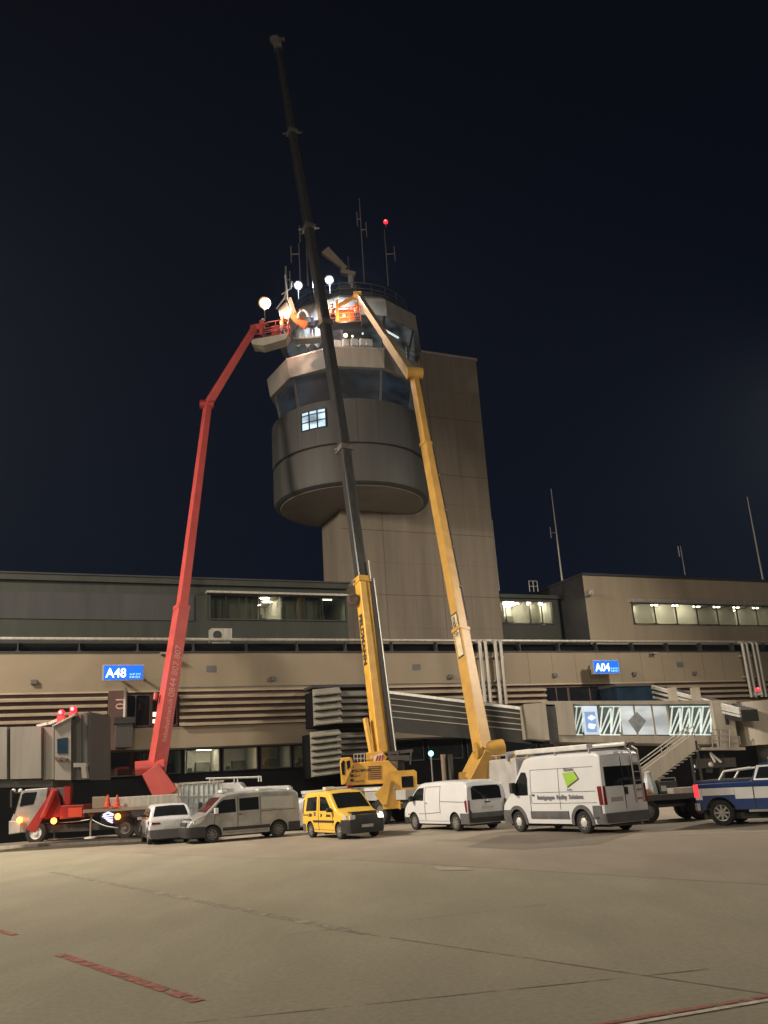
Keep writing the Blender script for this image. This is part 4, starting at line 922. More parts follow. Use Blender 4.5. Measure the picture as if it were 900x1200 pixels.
c.line([(-.47, .40), (-.47, 1.04)], parent=o); c.line([(.5, .40), (.55, 1.06)], parent=o); c.line([(-1.2, 1.6), (.2, 1.6)], 'chrome', o, 'roof_rail', .035, off=-.03); c.line([(-.9, .36), (.9, .36)], 'grey_plastic', o, 'sill_trim', .14, off=-.02)
place(o, c, -1.34, 1, gnd(172, 990), (-.36, .93)); details(c, o, False)
# --- white crew van (faces left)
c = Car(4.97, 1.95, [(-2.48, 1.80), (-2.38, 1.93), (-2.0, 1.97), (0, 1.985), (.75, 1.95), (1.0, 1.86), (1.72, 1.20), (1.9, 1.14), (2.3, 1.0), (2.44, .88), (2.48, .6)], (-1.50, 1.43), .34, .27, 1.12, .10, rake=.05, rc=.12)
o = tag(empty('crew_van'), 'white-grey panel van with black sills facing left beside the yellow van', 'van'); c.shell('van_shaded', o); c.floor(o); c.wheels(o, 'steel_rim', spokes=8)
c.both([(.40, 1.18), (.42, 1.72), (.95, 1.70), (1.15, 1.58), (1.50, 1.22), (1.2, 1.16)], 'side_window', 'glass', o)
c.screen(1.06, 1.7, 'glass', o); c.wrap(1, 1.72, .26, .68, 'front_bumper', 'black_plastic', o, .02); c.wrap(-1, -1.95, .27, .62, 'rear_bumper', 'black_plastic', o)
c.both([(-1.1, .45), (.98, .45), (.98, .58), (-1.1, .58)], 'rubbing_strip', 'black_plastic', o, .03); c.both([(-2.2, 1.2), (-.7, 1.25), (-.7, 1.72), (-2.2, 1.70)], 'blank_window_panel', 'grey_paint', o, .004)
c.both([(-.62, 1.22), (.25, 1.22), (.25, 1.72), (-.62, 1.74)], 'side_window', 'glass', o)
for sg in (1, -1): c.panel([(2.28, .76), (2.1, .96), (1.75, 1.06), (1.95, .84)], sg, 'headlight', 'head_lamp', o, .012)
c.end(1, [(-.62, .72), (.62, .72), (.56, .86), (-.56, .86)], 'grille', 'black_plastic', o, .03); c.end(1, [(-.7, .66), (.7, .66), (.7, .69), (-.7, .69)], 'grille_bar', 'chrome', o, .045)
c.mirrors(1.28, 1.16, 'white_paint', o, .24); c.line([(.32, .4), (.32, 1.8)], parent=o); c.line([(-.7, .62), (-.7, 1.8)], parent=o); c.line([(1.35, .75), (1.3, 1.2)], parent=o); c.line([(-2.3, 1.15), (-.7, 1.15)], parent=o, name='slide_rail'); c.line([(.15, 1.08), (.28, 1.08)], parent=o, name='door_handle', wd=.04)
lamp_bar(o, .75, 1.99, 'hub_white', .35); b = MB(); b.beam((-1.6, -.2, 2.03), (-.9, -.2, 2.03), .5, .07); b.build('roof_hatch', 'hub_white', o)
place(o, c, 1.43, 1, gnd(249, 988), (-.90, -.43)); details(c, o, False)
CREW = (o, c)
# --- yellow MPV
c = Car(4.25, 1.70, [(-2.12, 1.60), (-2.02, 1.76), (-1.6, 1.81), (0, 1.82), (.35, 1.76), (1.12, 1.12), (1.25, 1.06), (1.95, .90), (2.1, .78), (2.12, .5)], (-1.36, 1.32), .30, .24, 1.02, .13, rake=.06, rc=.12)
o = tag(empty('yellow_van'), 'small yellow follow-me van with black bumper and roof beacon bar', 'van'); c.shell('yellow_car', o); c.floor(o); c.wheels(o, 'rim', spokes=7)
c.both([(-1.72, 1.05), (-1.66, 1.58), (-.72, 1.62), (-.66, 1.07)], 'side_window', 'glass', o); c.both([(-.34, 1.06), (-.42, 1.62), (.12, 1.58), (.72, 1.08)], 'side_window', 'glass', o)
c.screen(.42, 1.1, 'glass', o, inset=.12); c.wrap(1, 1.60, .22, .72, 'front_bumper', 'black_plastic', o, .025); c.wrap(-1, -1.80, .24, .55, 'rear_bumper', 'grey_plastic', o)
c.end(1, [(-.55, .72), (.55, .72), (.5, .88), (-.5, .88)], 'grille', 'black_plastic', o, .03); c.end(1, [(-.25, .42), (.25, .42), (.25, .53), (-.25, .53)], 'number_plate', 'grey_paint', o, .06)
for sg in (1, -1):
    c.end(1, [(sg * .50, .74), (sg * .74, .72), (sg * .72, .88), (sg * .50, .89)], 'headlight', 'head_lit' if sg > 0 else 'head_lamp', o, .05)
    c.panel([(2.05, .74), (1.98, .90), (1.70, .93), (1.82, .76)], sg, 'headlight', 'head_lit' if sg > 0 else 'head_lamp', o, .02)
    c.panel([(-2.08, .95), (-2.03, 1.5), (-1.95, 1.5), (-1.98, .95)], sg, 'tail_light', 'tail_red', o, .01)
c.both([(-1.0, .62), (.95, .62), (.95, .70), (-1.0, .70)], 'rubbing_strip', 'black_plastic', o, .02); c.both([(-2.0, .88), (-1.5, .88), (-1.5, .92), (-2.0, .92)], 'slide_rail', 'black_plastic', o, .012)
c.mirrors(.78, 1.02, 'black_plastic', o, .15); c.line([(-.5, .3), (-.5, 1.68)], parent=o); c.line([(.85, .5), (.8, 1.05)], parent=o)
for sg in (1, -1):
    X = -sg
    for k, (tx, sz) in enumerate((('ZRH', .17), ('24', .16), ('AIRSIDE', .12))):
        x = (-1.45, -.30, .25)[k] if sg > 0 else (-1.45, -.30, .25)[k]; p = c.side(x, .84, sg, .012)
        text('side_lettering', tx, sz, 'text_dark', o, p, (1 if sg < 0 else -1, 0, 0), (0, 0, 1), .003, .004)
b = MB(); b.box(-.5, -.2, -.62, -.2, 1.84, 1.98); b.box(-.45, -.25, -.2, .45, 1.85, 1.95); b.build('roof_beacon', 'hub_white', o, bevel=.03); MB().box(-.5, -.2, .45, .65, 1.85, 1.99).build('roof_beacon_end', 'tail_red', o)
place(o, c, 1.32, -1, gnd(397, 984), (.50, -.866)); details(c, o, False)
# --- white van seen from behind (middle)
c = Car(5.05, 1.93, [(-2.52, 1.66), (-2.42, 1.84), (-2.0, 1.90), (0, 1.92), (1.0, 1.87), (1.25, 1.78), (1.95, 1.20), (2.15, 1.12), (2.42, .95), (2.52, .7)], (-1.58, 1.60), .335, .28, 1.12, .14, rake=.10, rc=.13)
o = tag(empty('panel_van'), 'clean white panel van with dark rear window parked behind the black crane boom', 'van'); c.shell('white_paint', o); c.floor(o); c.wheels(o, 'rim', spokes=9)
c.both([(.72, 1.18), (.74, 1.70), (1.15, 1.68), (1.32, 1.60), (1.78, 1.2)], 'side_window', 'glass', o); c.screen(1.30, 1.92, 'glass', o)
c.wrap(-1, -2.02, .30, .68, 'rear_bumper', 'grey_plastic', o, .03); c.end(-1, [(-.8, .33), (.8, .33), (.8, .5), (-.8, .5)], 'bumper_insert', 'black_plastic', o, .06); c.wrap(1, 1.98, .27, .52, 'front_bumper', 'black_plastic', o)
c.end(-1, [(-.72, 1.17), (.72, 1.17), (.70, 1.60), (.58, 1.68), (-.58, 1.68), (-.70, 1.60)], 'rear_window', 'glass', o, .012)
for sg in (1, -1):
    c.end(-1, [(sg * .84, .74), (sg * .915, .74), (sg * .90, 1.16), (sg * .84, 1.14)], 'tail_light', 'tail_red', o, .02)
    c.panel([(-2.5, .72), (-2.48, 1.16), (-2.36, 1.14), (-2.42, .72)], sg, 'tail_light', 'tail_red', o, .014)
    c.end(-1, [(sg * .80, .36), (sg * .90, .36), (sg * .88, .86), (sg * .78, .70)], 'corner_trim', 'black_plastic', o, .035)
c.end(-1, [(-.30, .80), (.30, .80), (.30, .92), (-.30, .92)], 'number_plate', 'number_plate', o, .02); c.mirrors(1.5, 1.16, 'black_plastic', o, .22)
for p in ([(.62, .4), (.62, 1.72)], [(-.55, .66), (-.55, 1.72), (.55, 1.72)], [(-.55, 1.14), (-2.3, 1.10)], [(-.5, .72), (.6, .66), (1.1, .66)]): c.line(p, parent=o)
c.line([(.45, 1.08), (.55, 1.08)], 'black_plastic', o, 'door_handle', .035); c.line([(-2.3, 1.86), (.9, 1.88)], 'galv', o, 'roof_rail', .03, off=-.12)
place(o, c, -1.58, 1, gnd(534, 974.5), (-.50, .866)); details(c, o, True)
# --- high roof white van with green logo
c = Car(5.41, 2.05, [(-2.70, 2.36), (-2.62, 2.46), (-2.4, 2.50), (0, 2.52), (1.0, 2.50), (1.25, 2.42), (2.05, 1.38), (2.2, 1.24), (2.55, 1.08), (2.68, .9), (2.70, .6)], (-1.64, 1.76), .35, .30, 1.25, .10, ra=.43, rake=.05, rc=.11)
o = tag(empty('high_roof_van'), 'tall white van with green logo, roof pipe carrier and rear ladder', 'van'); c.shell('white_paint', o); c.floor(o); c.wheels(o, 'steel_rim', spokes=8, hub=True)
c.both([(1.06, 1.22), (1.06, 1.78), (1.14, 1.98), (1.38, 2.0), (1.62, 1.74), (2.0, 1.36), (1.75, 1.22)], 'side_window', 'glass', o); c.screen(1.32, 2.05, 'glass', o)
c.arches('grey_plastic', o, .11); c.wrap(-1, -2.3, .32, .62, 'rear_bumper', 'grey_plastic', o, .03); c.wrap(1, 2.1, .28, .74, 'front_bumper', 'grey_plastic', o, .02)
c.both([(-1.0, .46), (.98, .46), (.98, .70), (-1.0, .70)], 'rubbing_strip', 'grey_plastic', o, .03); c.both([(-2.60, .46), (-2.2, .46), (-2.2, .86), (-2.60, .86)], 'corner_trim', 'grey_plastic', o, .03)
c.end(-1, [(-.84, 1.42), (.84, 1.42), (.82, 2.02), (-.82, 2.02)], 'rear_window', 'glass', o, .012); c.end(-1, [(-.006, .7), (.006, .7), (.006, 2.3), (-.006, 2.3)], 'door_gap', 'black_plastic', o, .018)
c.end(-1, [(.12, .95), (.66, .95), (.66, 1.08), (.12, 1.08)], 'number_plate', 'grey_paint', o, .02); c.end(-1, [(-.14, 1.14), (-.04, 1.14), (-.04, 1.36), (-.14, 1.36)], 'door_handle', 'black_plastic', o, .03)
for sg in (1, -1):
    c.end(-1, [(sg * .87, .88), (sg * .99, .88), (sg * .98, 1.44), (sg * .90, 1.44)], 'tail_light', 'tail_red', o, .03)
    c.panel([(-2.68, .88), (-2.66, 1.44), (-2.5, 1.44), (-2.54, .88)], sg, 'tail_light', 'tail_red', o, .02)
c.mirrors(1.72, 1.30, 'black_plastic', o, .36); c.line([(.95, .45), (.95, 1.25)], parent=o)
for p in ([(.88, .95), (.88, 2.05), (-2.35, 2.05)], [(-.62, .75), (-.62, 2.05)], [(.85, .95), (-2.4, .95)], [(.85, 1.30), (-2.4, 1.30)]): c.line(p, 'grey_plastic', parent=o, wd=.014)
c.line([(.70, 1.22), (.82, 1.22)], 'black_plastic', o, 'door_handle', .05)
for sg in (1,):
    c.panel([(-.85, 1.90), (-1.05, 1.46), (-1.62, 1.70), (-1.42, 1.92)], sg, 'logo', 'green_logo', o, .010)
    c.panel([(-1.05, 1.46), (-1.62, 1.70), (-1.67, 1.68), (-1.08, 1.42)], sg, 'logo_shadow', 'text_dark', o, .011); c.panel([(-1.62, 1.70), (-1.42, 1.92), (-1.46, 1.93), (-1.68, 1.69)], sg, 'logo_shadow', 'text_dark', o, .011)
    text('logo_lettering', 'TECHNO', .12, 'text_grey', o, c.side(-.92, 1.95, sg, .02), (-1, 0, 0), (0, 0, 1), .003, .004); text('logo_lettering', 'facility', .10, 'text_grey', o, c.side(-1.05, 1.34, sg, .02), (-1, 0, 0), (0, 0, 1), .003)
    text('side_lettering', 'Reinigungen  Facility  Solutions', .185, 'text_grey', o, c.side(.55, 1.08, sg, .02), (-1, 0, 0), (0, 0, 1), .003, .006, stretch=1.02)
b = MB(); b.beam((-1.9, .55, 2.68), (2.0, .55, 2.68), .30, .17); b.build('pipe_carrier', 'hub_white', o, bevel=.03)
b = MB(); b.tube((-2.75, -.3, 2.70), (-.9, -.1, 2.70), .07); b.build('roof_tube', 'hub_white', o, smooth=True)
b = MB()
for x in (-2.2, -.5, 1.0): b.beam((x, -.9, 2.55), (x, .9, 2.55), .06); b.beam((x, -.9, 2.46), (x, -.9, 2.58), .05); b.beam((x, .9, 2.46), (x, .9, 2.58), .05)
b.build('roof_rack', 'galv', o)
b = MB()
for y in (-.42, -.78): b.path([(-2.55, y, 2.62), (-2.78, y, 2.5), (-2.80, y, .9)], .025)
for k in range(6): b.tube((-2.8, -.42, 1.0 + k * .27), (-2.8, -.78, 1.0 + k * .27), .02)
b.build('rear_ladder', 'galv', o)
place(o, c, -1.64, 1, gnd(685, 977.5), (-.53, .848)); o.scale = (1, 1, 1.045)
# --- blue and white pickup
c = Car(5.9, 2.03, [(-2.95, 1.36), (-2.9, 1.40), (-1.05, 1.42), (-.98, 1.48), (-.85, 1.88), (-.5, 1.94), (.35, 1.93), (.6, 1.86), (1.2, 1.38), (1.4, 1.32), (2.6, 1.24), (2.9, 1.1), (2.95, .75)], (-2.15, 1.75), .41, .50, 1.32, .20, ra=.50, rc=.07, ends=((.1, .02), (.4, .1)))
o = tag(empty('pickup_truck'), 'blue and white pickup truck cut off by the right edge of the picture', 'pickup truck'); c.shell('blue_paint', o); c.floor(o); c.wheels(o, 'rim', .27, 8)
for poly in ([(-2.93, .84), (-2.93, 1.2), (-2.70, 1.2), (-2.70, .84)], [(-2.69, .97), (-2.69, 1.2), (-1.62, 1.2), (-1.62, .97)], [(-1.61, .84), (-1.61, 1.2), (1.20, 1.18), (1.20, .84)], [(1.21, .97), (1.21, 1.18), (2.8, 1.05), (2.8, .97)]): c.both(poly, 'silver_band', 'silver_paint', o, .006)
c.both([(-.95, 1.40), (-.82, 1.86), (.5, 1.86), (1.15, 1.38)], 'cab_upper_band', 'silver_paint', o, .006)
c.both([(-.88, 1.45), (-.74, 1.80), (.12, 1.82), (.12, 1.44)], 'side_window', 'glass', o, .012); c.both([(.2, 1.44), (.2, 1.82), (.52, 1.78), (1.02, 1.42)], 'side_window', 'glass', o, .012); c.screen(.62, 1.18, 'glass', o)
MB().box(-2.88, -1.12, -.86, .86, 1.40, 1.455).build('bed_opening', 'black_plastic', o)
b = MB()
for y in (-.86, .86): b.path([(-2.1, y, 1.45), (-1.9, y, 1.72), (-1.0, y, 1.80)], .035)
b.path([(-1.9, -.86, 1.72), (-1.9, .86, 1.72)], .035); b.build('rack_bar', 'hub_white', o)
for sg in (1, -1):
    c.panel([(-2.94, .92), (-2.94, 1.34), (-2.80, 1.34), (-2.80, .92)], sg, 'tail_light', 'tail_lit', o, .02); c.end(-1, [(sg * .86, .92), (sg * 1.0, .92), (sg * 1.0, 1.34), (sg * .86, 1.34)], 'tail_light', 'tail_lit', o, .02)
    MB().box(-1.2, 1.35, min(sg * 1.0, sg * 1.16), max(sg * 1.0, sg * 1.16), .43, .50).build('running_board', 'chrome', o)
c.wrap(-1, -2.8, .50, .74, 'rear_bumper', 'chrome', o, .04); c.wrap(1, 2.4, .45, .8, 'front_bumper', 'chrome', o, .03); c.line([(-1.02, .55), (-1.0, 1.42)], parent=o, wd=.025); c.line([(.16, .55), (.16, 1.42)], parent=o)
c.mirrors(1.0, 1.36, 'black_plastic', o, .22); MB().box(-.5, .1, -.6, .6, 1.97, 2.07).build('light_bar', 'blue_paint', o, bevel=.03); MB().box(-3.25, -2.95, -.05, .05, .48, .56).build('tow_hitch', 'chassis', o)
place(o, c, -2.15, -1, gnd(848, 968), (.80, -.60))
# --- generic truck wheel
def truck_wheel(parent, x, y, r, sg, rim='steel_rim', name='wheel'):
    t = .15; b = MB().lathe([(r * .58, -t), (r * .9, -t), (r, -t * .7), (r, t * .7), (r * .9, t), (r * .58, t), (r * .58, -t)], (0, 0, 0), 26, 'y'); w_ = b.build(name, 'rubber', parent, smooth=True); w_.location = (x, y, r)
    MB().lathe([(.001, sg * t * 1.05), (r * .2, sg * t * 1.05), (r * .26, sg * t * .6), (r * .5, sg * t * .5), (r * .59, sg * t * .95)], (0, 0, 0), 22, 'y').build('rim', rim, w_, smooth=True)
# --- white box truck behind
o = tag(empty('box_truck', V(at(609, 930, 46).x, 46, 0), math.radians(155)), 'pale grey box truck with faint lettering between the two white vans', 'truck')
o.rotation_euler = (0, 0, math.atan2(.97, -.25))
MB().box(-2.6, 1.7, -1.1, 1.1, .85, 2.75).build('cargo_box', 'van_white', o, bevel=.04)
MB().box(-2.62, -2.6, -1.0, 1.0, .95, 2.6).build('rear_door', 'grey_paint', o); MB().box(1.75, 3.1, -.95, .95, .55, 2.3).build('cab', 'white_paint', o, bevel=.15)
MB().box(-2.6, 3.0, -.4, .4, .5, .85).build('chassis_frame', 'chassis', o); MB().box(-2.72, -2.6, -1.05, 1.05, .5, .75).build('rear_bumper', 'black_plastic', o)
for x in (-1.5, 2.3):
    for sg in (1, -1): truck_wheel(o, x, sg * .9, .42, sg)
text('box_lettering', 'HEBEBUEHNEN', .22, 'text_grey', o, (-2.63, .75, 2.0), (0, -1, 0), (0, 0, 1), .003, stretch=.9); MB().box(-2.64, -2.62, -.9, .9, 1.62, 1.65).build('door_strip', 'black_plastic', o)
b = MB()
for y in (-1, 1): b.path([(-2.5, y, 2.95), (1.6, y, 2.95)], .03)
for x in (-2.5, -1.2, .2, 1.6): b.path([(x, -1, 2.75), (x, -1, 2.95), (x, 1, 2.95), (x, 1, 2.75)], .03)
b.build('roof_rail', 'galv', o)
pe = at(611, 887, 44); oe = tag(empty('lifting_gear', pe), 'orange lifting gear with grey bundle lying on the box truck roof', 'equipment')
MB().tube(V(-.7, 0, .05), V(.5, .1, .15), .22, n=12).build('bundle', 'tarp', oe)
b = MB(); b.beam(V(-.35, -.2, -.25), V(-.35, -.2, .25), .12); b.beam(V(-.6, -.2, -.2), V(.75, -.2, -.12), .12); b.beam(V(.1, -.2, -.1), V(.7, -.2, .22), .12); b.build('frame', 'crane_yellow', oe)
# --- glazing van with side rack, behind the crew van
gx = at(277, 930, 46); o = tag(empty('glass_carrier_van', V(gx.x, 46, 0), math.radians(184)), 'white glazier van carrying a tall metal glass rack behind the crew van', 'van')
c = Car(5.6, 2.0, [(-2.8, 2.0), (-2.7, 2.12), (-.45, 2.16), (-.3, 2.42), (.8, 2.42), (1.1, 2.25), (1.9, 1.4), (2.6, 1.1), (2.8, .8)], (-1.7, 1.7), .36, .3, 1.2, .08)
c.shell('van_white', o); c.floor(o); c.wheels(o, 'steel_rim', spokes=8); c.both([(1.0, 1.25), (1.0, 1.9), (1.35, 1.9), (1.85, 1.38)], 'side_window', 'glass', o); c.screen(1.15, 1.85, 'glass', o); c.mirrors(1.6, 1.3, 'black_plastic', o, .3)
b = MB(); y = 1.12
for i in range(10): x = .55 + i * .24; b.beam((x, y, .75), (x, y + .0, 2.55), .035)
for z in (.8, 1.35, 1.9, 2.5): b.beam((.5, y, z), (2.75, y, z), .05)
b.beam((.5, y - .25, 2.55), (2.75, y - .25, 2.55), .05); b.build('glass_rack', 'galv', o)
b = MB(); b.path([(-1.2, .9, 2.62), (1.4, .9, 2.70)], .04); b.path([(-1.2, -.6, 2.62), (1.4, -.6, 2.70)], .04)
for x in (-1.2, 0, 1.2): b.path([(x, -.6, 2.4), (x, -.6, 2.65), (x, .9, 2.65), (x, .9, 2.4)], .03)
b.build('roof_rack', 'hub_white', o); MB().box(.6, 2.6, y - .06, y - .02, .85, 2.45).build('glass_sheet', 'sheet', o)
# --- white car glimpsed behind the yellow van
o = tag(empty('parked_car', V(at(354, 950, 46.5).x, 46.5, 0), math.atan2(.9, -.4)), 'white hatchback mostly hidden between the crew van and the yellow van', 'car')
c = Car(4.1, 1.75, [(-2.05, .95), (-1.95, 1.3), (-1.7, 1.45), (0, 1.5), (.4, 1.42), (1.1, 1.0), (1.9, .85), (2.05, .6)], (-1.25, 1.25), .31, .25, .95, .16)
c.shell('white_paint', o); c.floor(o); c.wheels(o); c.both([(-1.6, 1.0), (-1.5, 1.35), (.2, 1.36), (.85, 1.0)], 'side_window', 'glass', o); c.screen(.45, 1.05, 'glass', o)
# --- flatbed cart with load under the stair
fo = gnd(790, 963); o = tag(empty('equipment_trailer', V(fo.x, fo.y + .9, 0), .06), 'flat equipment trailer loaded with crates and sheets left of the pickup', 'trailer')
MB().box(-1.5, 1.7, -.9, .9, .78, .98).build('deck', 'bridge_dark', o); MB().box(-1.55, -1.1, -.95, -.9, .72, .95).build('marker_board', 'hub_white', o); MB().box(-1.4, 1.6, -.3, .3, .5, .78).build('frame', 'chassis', o); MB().box(.1, 1.6, -.92, -.2, .98, 1.18).build('side_board', 'galv', o)
for x in (-.95, 1.05):
    for sg in (1, -1): truck_wheel(o, x, sg * .75, .42, sg)
def obj_on(name, m, loc, dims, label, cat, rz=0, group=None, extra=None):
    q = tag(empty(name, loc, rz), label, cat, group); x, y, z = dims; MB().box(-x / 2, x / 2, -y / 2, y / 2, 0, z).build('crate' if extra is None else extra, m, q, bevel=.02); return q
L_ = o.location
cr_ = tag(empty('timber_stack', L_ + V(-.95, -.45, .98)), 'reddish timber boards stacked at the left end of the equipment trailer', 'timber')
for k in range(4): MB().box(-.45, .42 - .05 * k, -.4 + .02 * k, .35, k * .055, k * .055 + .045).build('board', 'wood', cr_)
b = MB(); vs = []; b.lathe([(.3, 0), (.28, .25), (.2, .5), (.12, .75), (.14, .82), (.01, .86)], (0, 0, 0), 9); q = b.build('wrapped_bundle', 'sheet', smooth=True); q.location = L_ + V(-.45, .1, .985); tag(q, 'pale upright wrapped bundle standing on the equipment trailer', 'bundle')
q = tag(empty('generator', L_ + V(.2, .1, .98)), 'dark boxy generator with handle on the equipment trailer', 'generator'); MB().box(-.35, .35, -.3, .3, 0, .45).build('housing', 'black_plastic', q, bevel=.03); MB().path([(-.3, -.25, .45), (-.3, -.25, .56), (.3, -.25, .56), (.3, -.25, .45)], .02).build('handle', 'steel', q); MB().box(-.3, -.1, -.315, -.3, .1, .3).build('control_panel', 'grey_paint', q)

# ------------------------------------------------------------------ mobile crane
cb = V(at(440, 930, 48).x, 48, 0); crane = tag(empty('mobile_crane', cb), 'yellow mobile crane with long black telescopic boom rising past the tower', 'crane')
ca = math.atan2(-.80, .60); R = Matrix.Rotation(ca, 3, 'Z')
def cw(x, y, z): return cb + R @ V(x, y, z)
def cbox(x0, x1, y0, y1, z0, z1): 
    b = MB(); b.box(x0, x1, y0, y1, z0, z1); b.v = [cb + R @ p for p in b.v]; return b
cbox(-5.5, 4.2, -1.2, 1.2, 1.15, 1.60).build('carrier_frame', 'grey_paint', crane, off=cb)
cbox(-5.5, 3.4, -1.25, 1.25, 1.62, 1.78).build('carrier_deck', 'hub_white', crane, off=cb)
cbox(-5.6, 4.2, -1.0, 1.0, .75, 1.14).build('chassis', 'chassis', crane, off=cb)
# carrier cab, yellow, at the camera end
kp = at(470, 925, 44.6); kc = V(kp.x, kp.y, 0)
z_t = at(470, 903, 44.6).z; z_b = .75
b = MB(); b.prism([kc + V(-.95, 0, z_b), kc + V(.75, 0, z_b), kc + V(.82, 0, z_t - .1), kc + V(.70, 0, z_t), kc + V(-.55, 0, z_t), kc + V(-.95, 0, z_t - .75)], (0, 1.6, 0)); b.build('carrier_cab', 'crane_yellow', crane, off=cb)
b = MB(); b.prism([kc + V(.05, -.03, 1.7), kc + V(.62, -.03, 1.7), kc + V(.62, -.03, z_t - .28), kc + V(.05, -.03, z_t - .28)], (0, .025, 0)); b.build('cab_window', 'glass', crane, off=cb)
b = MB(); 
for z in (1.0, 1.35): b.path([kc + V(-.1, -.1, z), kc + V(.8, -.1, z)], .03)
for x in (-.1, .35, .8): b.path([kc + V(x, -.1, .7), kc + V(x, -.1, 1.5)], .03)
b.build('cab_guard_rail', 'crane_yellow', crane, off=cb)
b = MB(); b.prism([kc + V(-.95, -.15, .95), kc + V(-.75, -.15, .95), kc + V(-.45, -.15, z_t - .4), kc + V(-.75, -.15, z_t - .55), kc + V(-1.3, -.15, z_t - 1.0)], (0, .12, 0)); b.build('mudguard', 'crane_yellow', crane, off=cb)
for k, x in enumerate((-4.3, -2.7, .6, 2.0)):
    for sg in (1, -1):
        p = R @ V(x, sg * 1.05, 0); w_ = None
        t = .18; r = .62; bb_ = MB().lathe([(r * .5, -t), (r * .92, -t), (r, -t * .7), (r, t * .7), (r * .92, t), (r * .5, t), (r * .5, -t)], (0, 0, 0), 26, 'y'); w_ = bb_.build('wheel', 'rubber', crane, smooth=True); w_.location = p + V(0, 0, r); w_.rotation_euler = (0, 0, ca)
        MB().lathe([(.001, sg * t * .9), (r * .3, sg * t * .9), (r * .5, sg * t * .8)], (0, 0, 0), 20, 'y').build('rim', 'steel_rim', w_, smooth=True)
# superstructure in the picture plane at Y=47
SY = 46.6
def sq(pts, y0, dy, name, m, bev=0): 
    b = MB(); b.prism([at(x, y, y0) for x, y in pts], (0, dy, 0)); return b.build(name, m, crane, off=cb, bevel=bev)
sq([(411, 894), (455, 891), (468, 905), (455, 918), (405, 921), (407, 900)], SY, 1.7, 'engine_cover', 'crane_yellow', .05)
sq([(398, 893), (400, 888), (410, 887), (412, 890), (413, 900), (405, 919), (400, 920)], SY - .3, 1.0, 'crane_cab', 'crane_yellow', .04)
sq([(399.5, 895), (402, 891), (404, 892), (404, 908), (401, 908)], SY - .33, .028, 'cab_window', 'glass'); sq([(406, 892), (410, 891), (410.5, 899), (407, 902)], SY - .33, .028, 'cab_window', 'glass')
sq([(429, 882), (447, 880), (454, 887), (448, 897), (429, 897)], SY + .4, 1.2, 'boom_foot', 'crane_yellow', .03)
sq([(438, 886), (449, 882), (451, 893), (442, 900), (437, 897)], SY + .36, .05, 'hazard_board', 'hub_white')
b = MB()
for k in range(3): b.prism([at(438 + k * 4.2, 897 - k, SY + .34), at(440 + k * 4.2, 898 - k, SY + .34), at(444 + k * 3, 886 - k * .6, SY + .34), at(442 + k * 3, 885 - k * .5, SY + .34)], (0, .02, 0))
b.build('hazard_stripes', 'truck_red', crane, off=cb)
b = MB()
for k in range(7): b.prism([at(431, 898 + k * 2.4, SY - .03), at(447, 897.2 + k * 2.4, SY - .03), at(447, 898.4 + k * 2.4, SY - .03), at(431, 899.2 + k * 2.4, SY - .03)], (0, .02, 0))
b.build('engine_grille', 'rust_brown', crane, off=cb)
text('cover_lettering', 'FELDMANN', .17, 'text_dark', crane, at(414.5, 905, SY - .03) - cb, (1, 0, .03), (0, 0, 1), .004, .004); text('cover_lettering', '044 8', .15, 'text_dark', crane, at(414.5, 911, SY - .03) - cb, (1, 0, .03), (0, 0, 1), .004); text('cover_lettering', 'Pneukran', .14, 'text_dark', crane, at(414.5, 917, SY - .03) - cb, (1, 0, .03), (0, 0, 1), .004)
b = MB()
for k in range(4): q = at(412.2, 899 + k * 5.2, SY - .03); b.box(q.x - .07, q.x + .09, q.y, q.y + .02, q.z - .06, q.z + .08)
b.build('cover_emblem', 'text_dark', crane, off=cb)
b = MB()
for x in (415, 419, 423, 427): b.path([at(x, 894, SY + .2), at(x, 884, SY + .2)], .025)
b.path([at(415, 884, SY + .2), at(428, 883.5, SY + .2)], .025); b.path([at(415, 889, SY + .2), at(428, 888.5, SY + .2)], .025); b.build('walkway_rail', 'grey_paint', crane, off=cb)
b = MB(); b.beam(at(454, 883, SY + .6), at(484, 879.5, SY + .6), .16); b.beam(at(454, 888, SY + .6), at(480, 888, SY + .6), .3, .25); b.path([at(466, 880, SY + .5), at(466, 898, SY + .5)], .04); b.path([at(482, 880, SY + .5), at(481, 896, SY + .5)], .04); b.build('counterweight_frame', 'bridge_dark', crane, off=cb)
sq([(456, 890), (474, 890), (474, 906), (458, 906)], SY + .7, 1.2, 'winch', 'chassis'); 
b = MB(); q = at(460, 897, SY + .6); b.tube(q, q + V(0, .2, 0), .3, n=16); b.build('hose_reel', 'tan_metal', crane, off=cb)
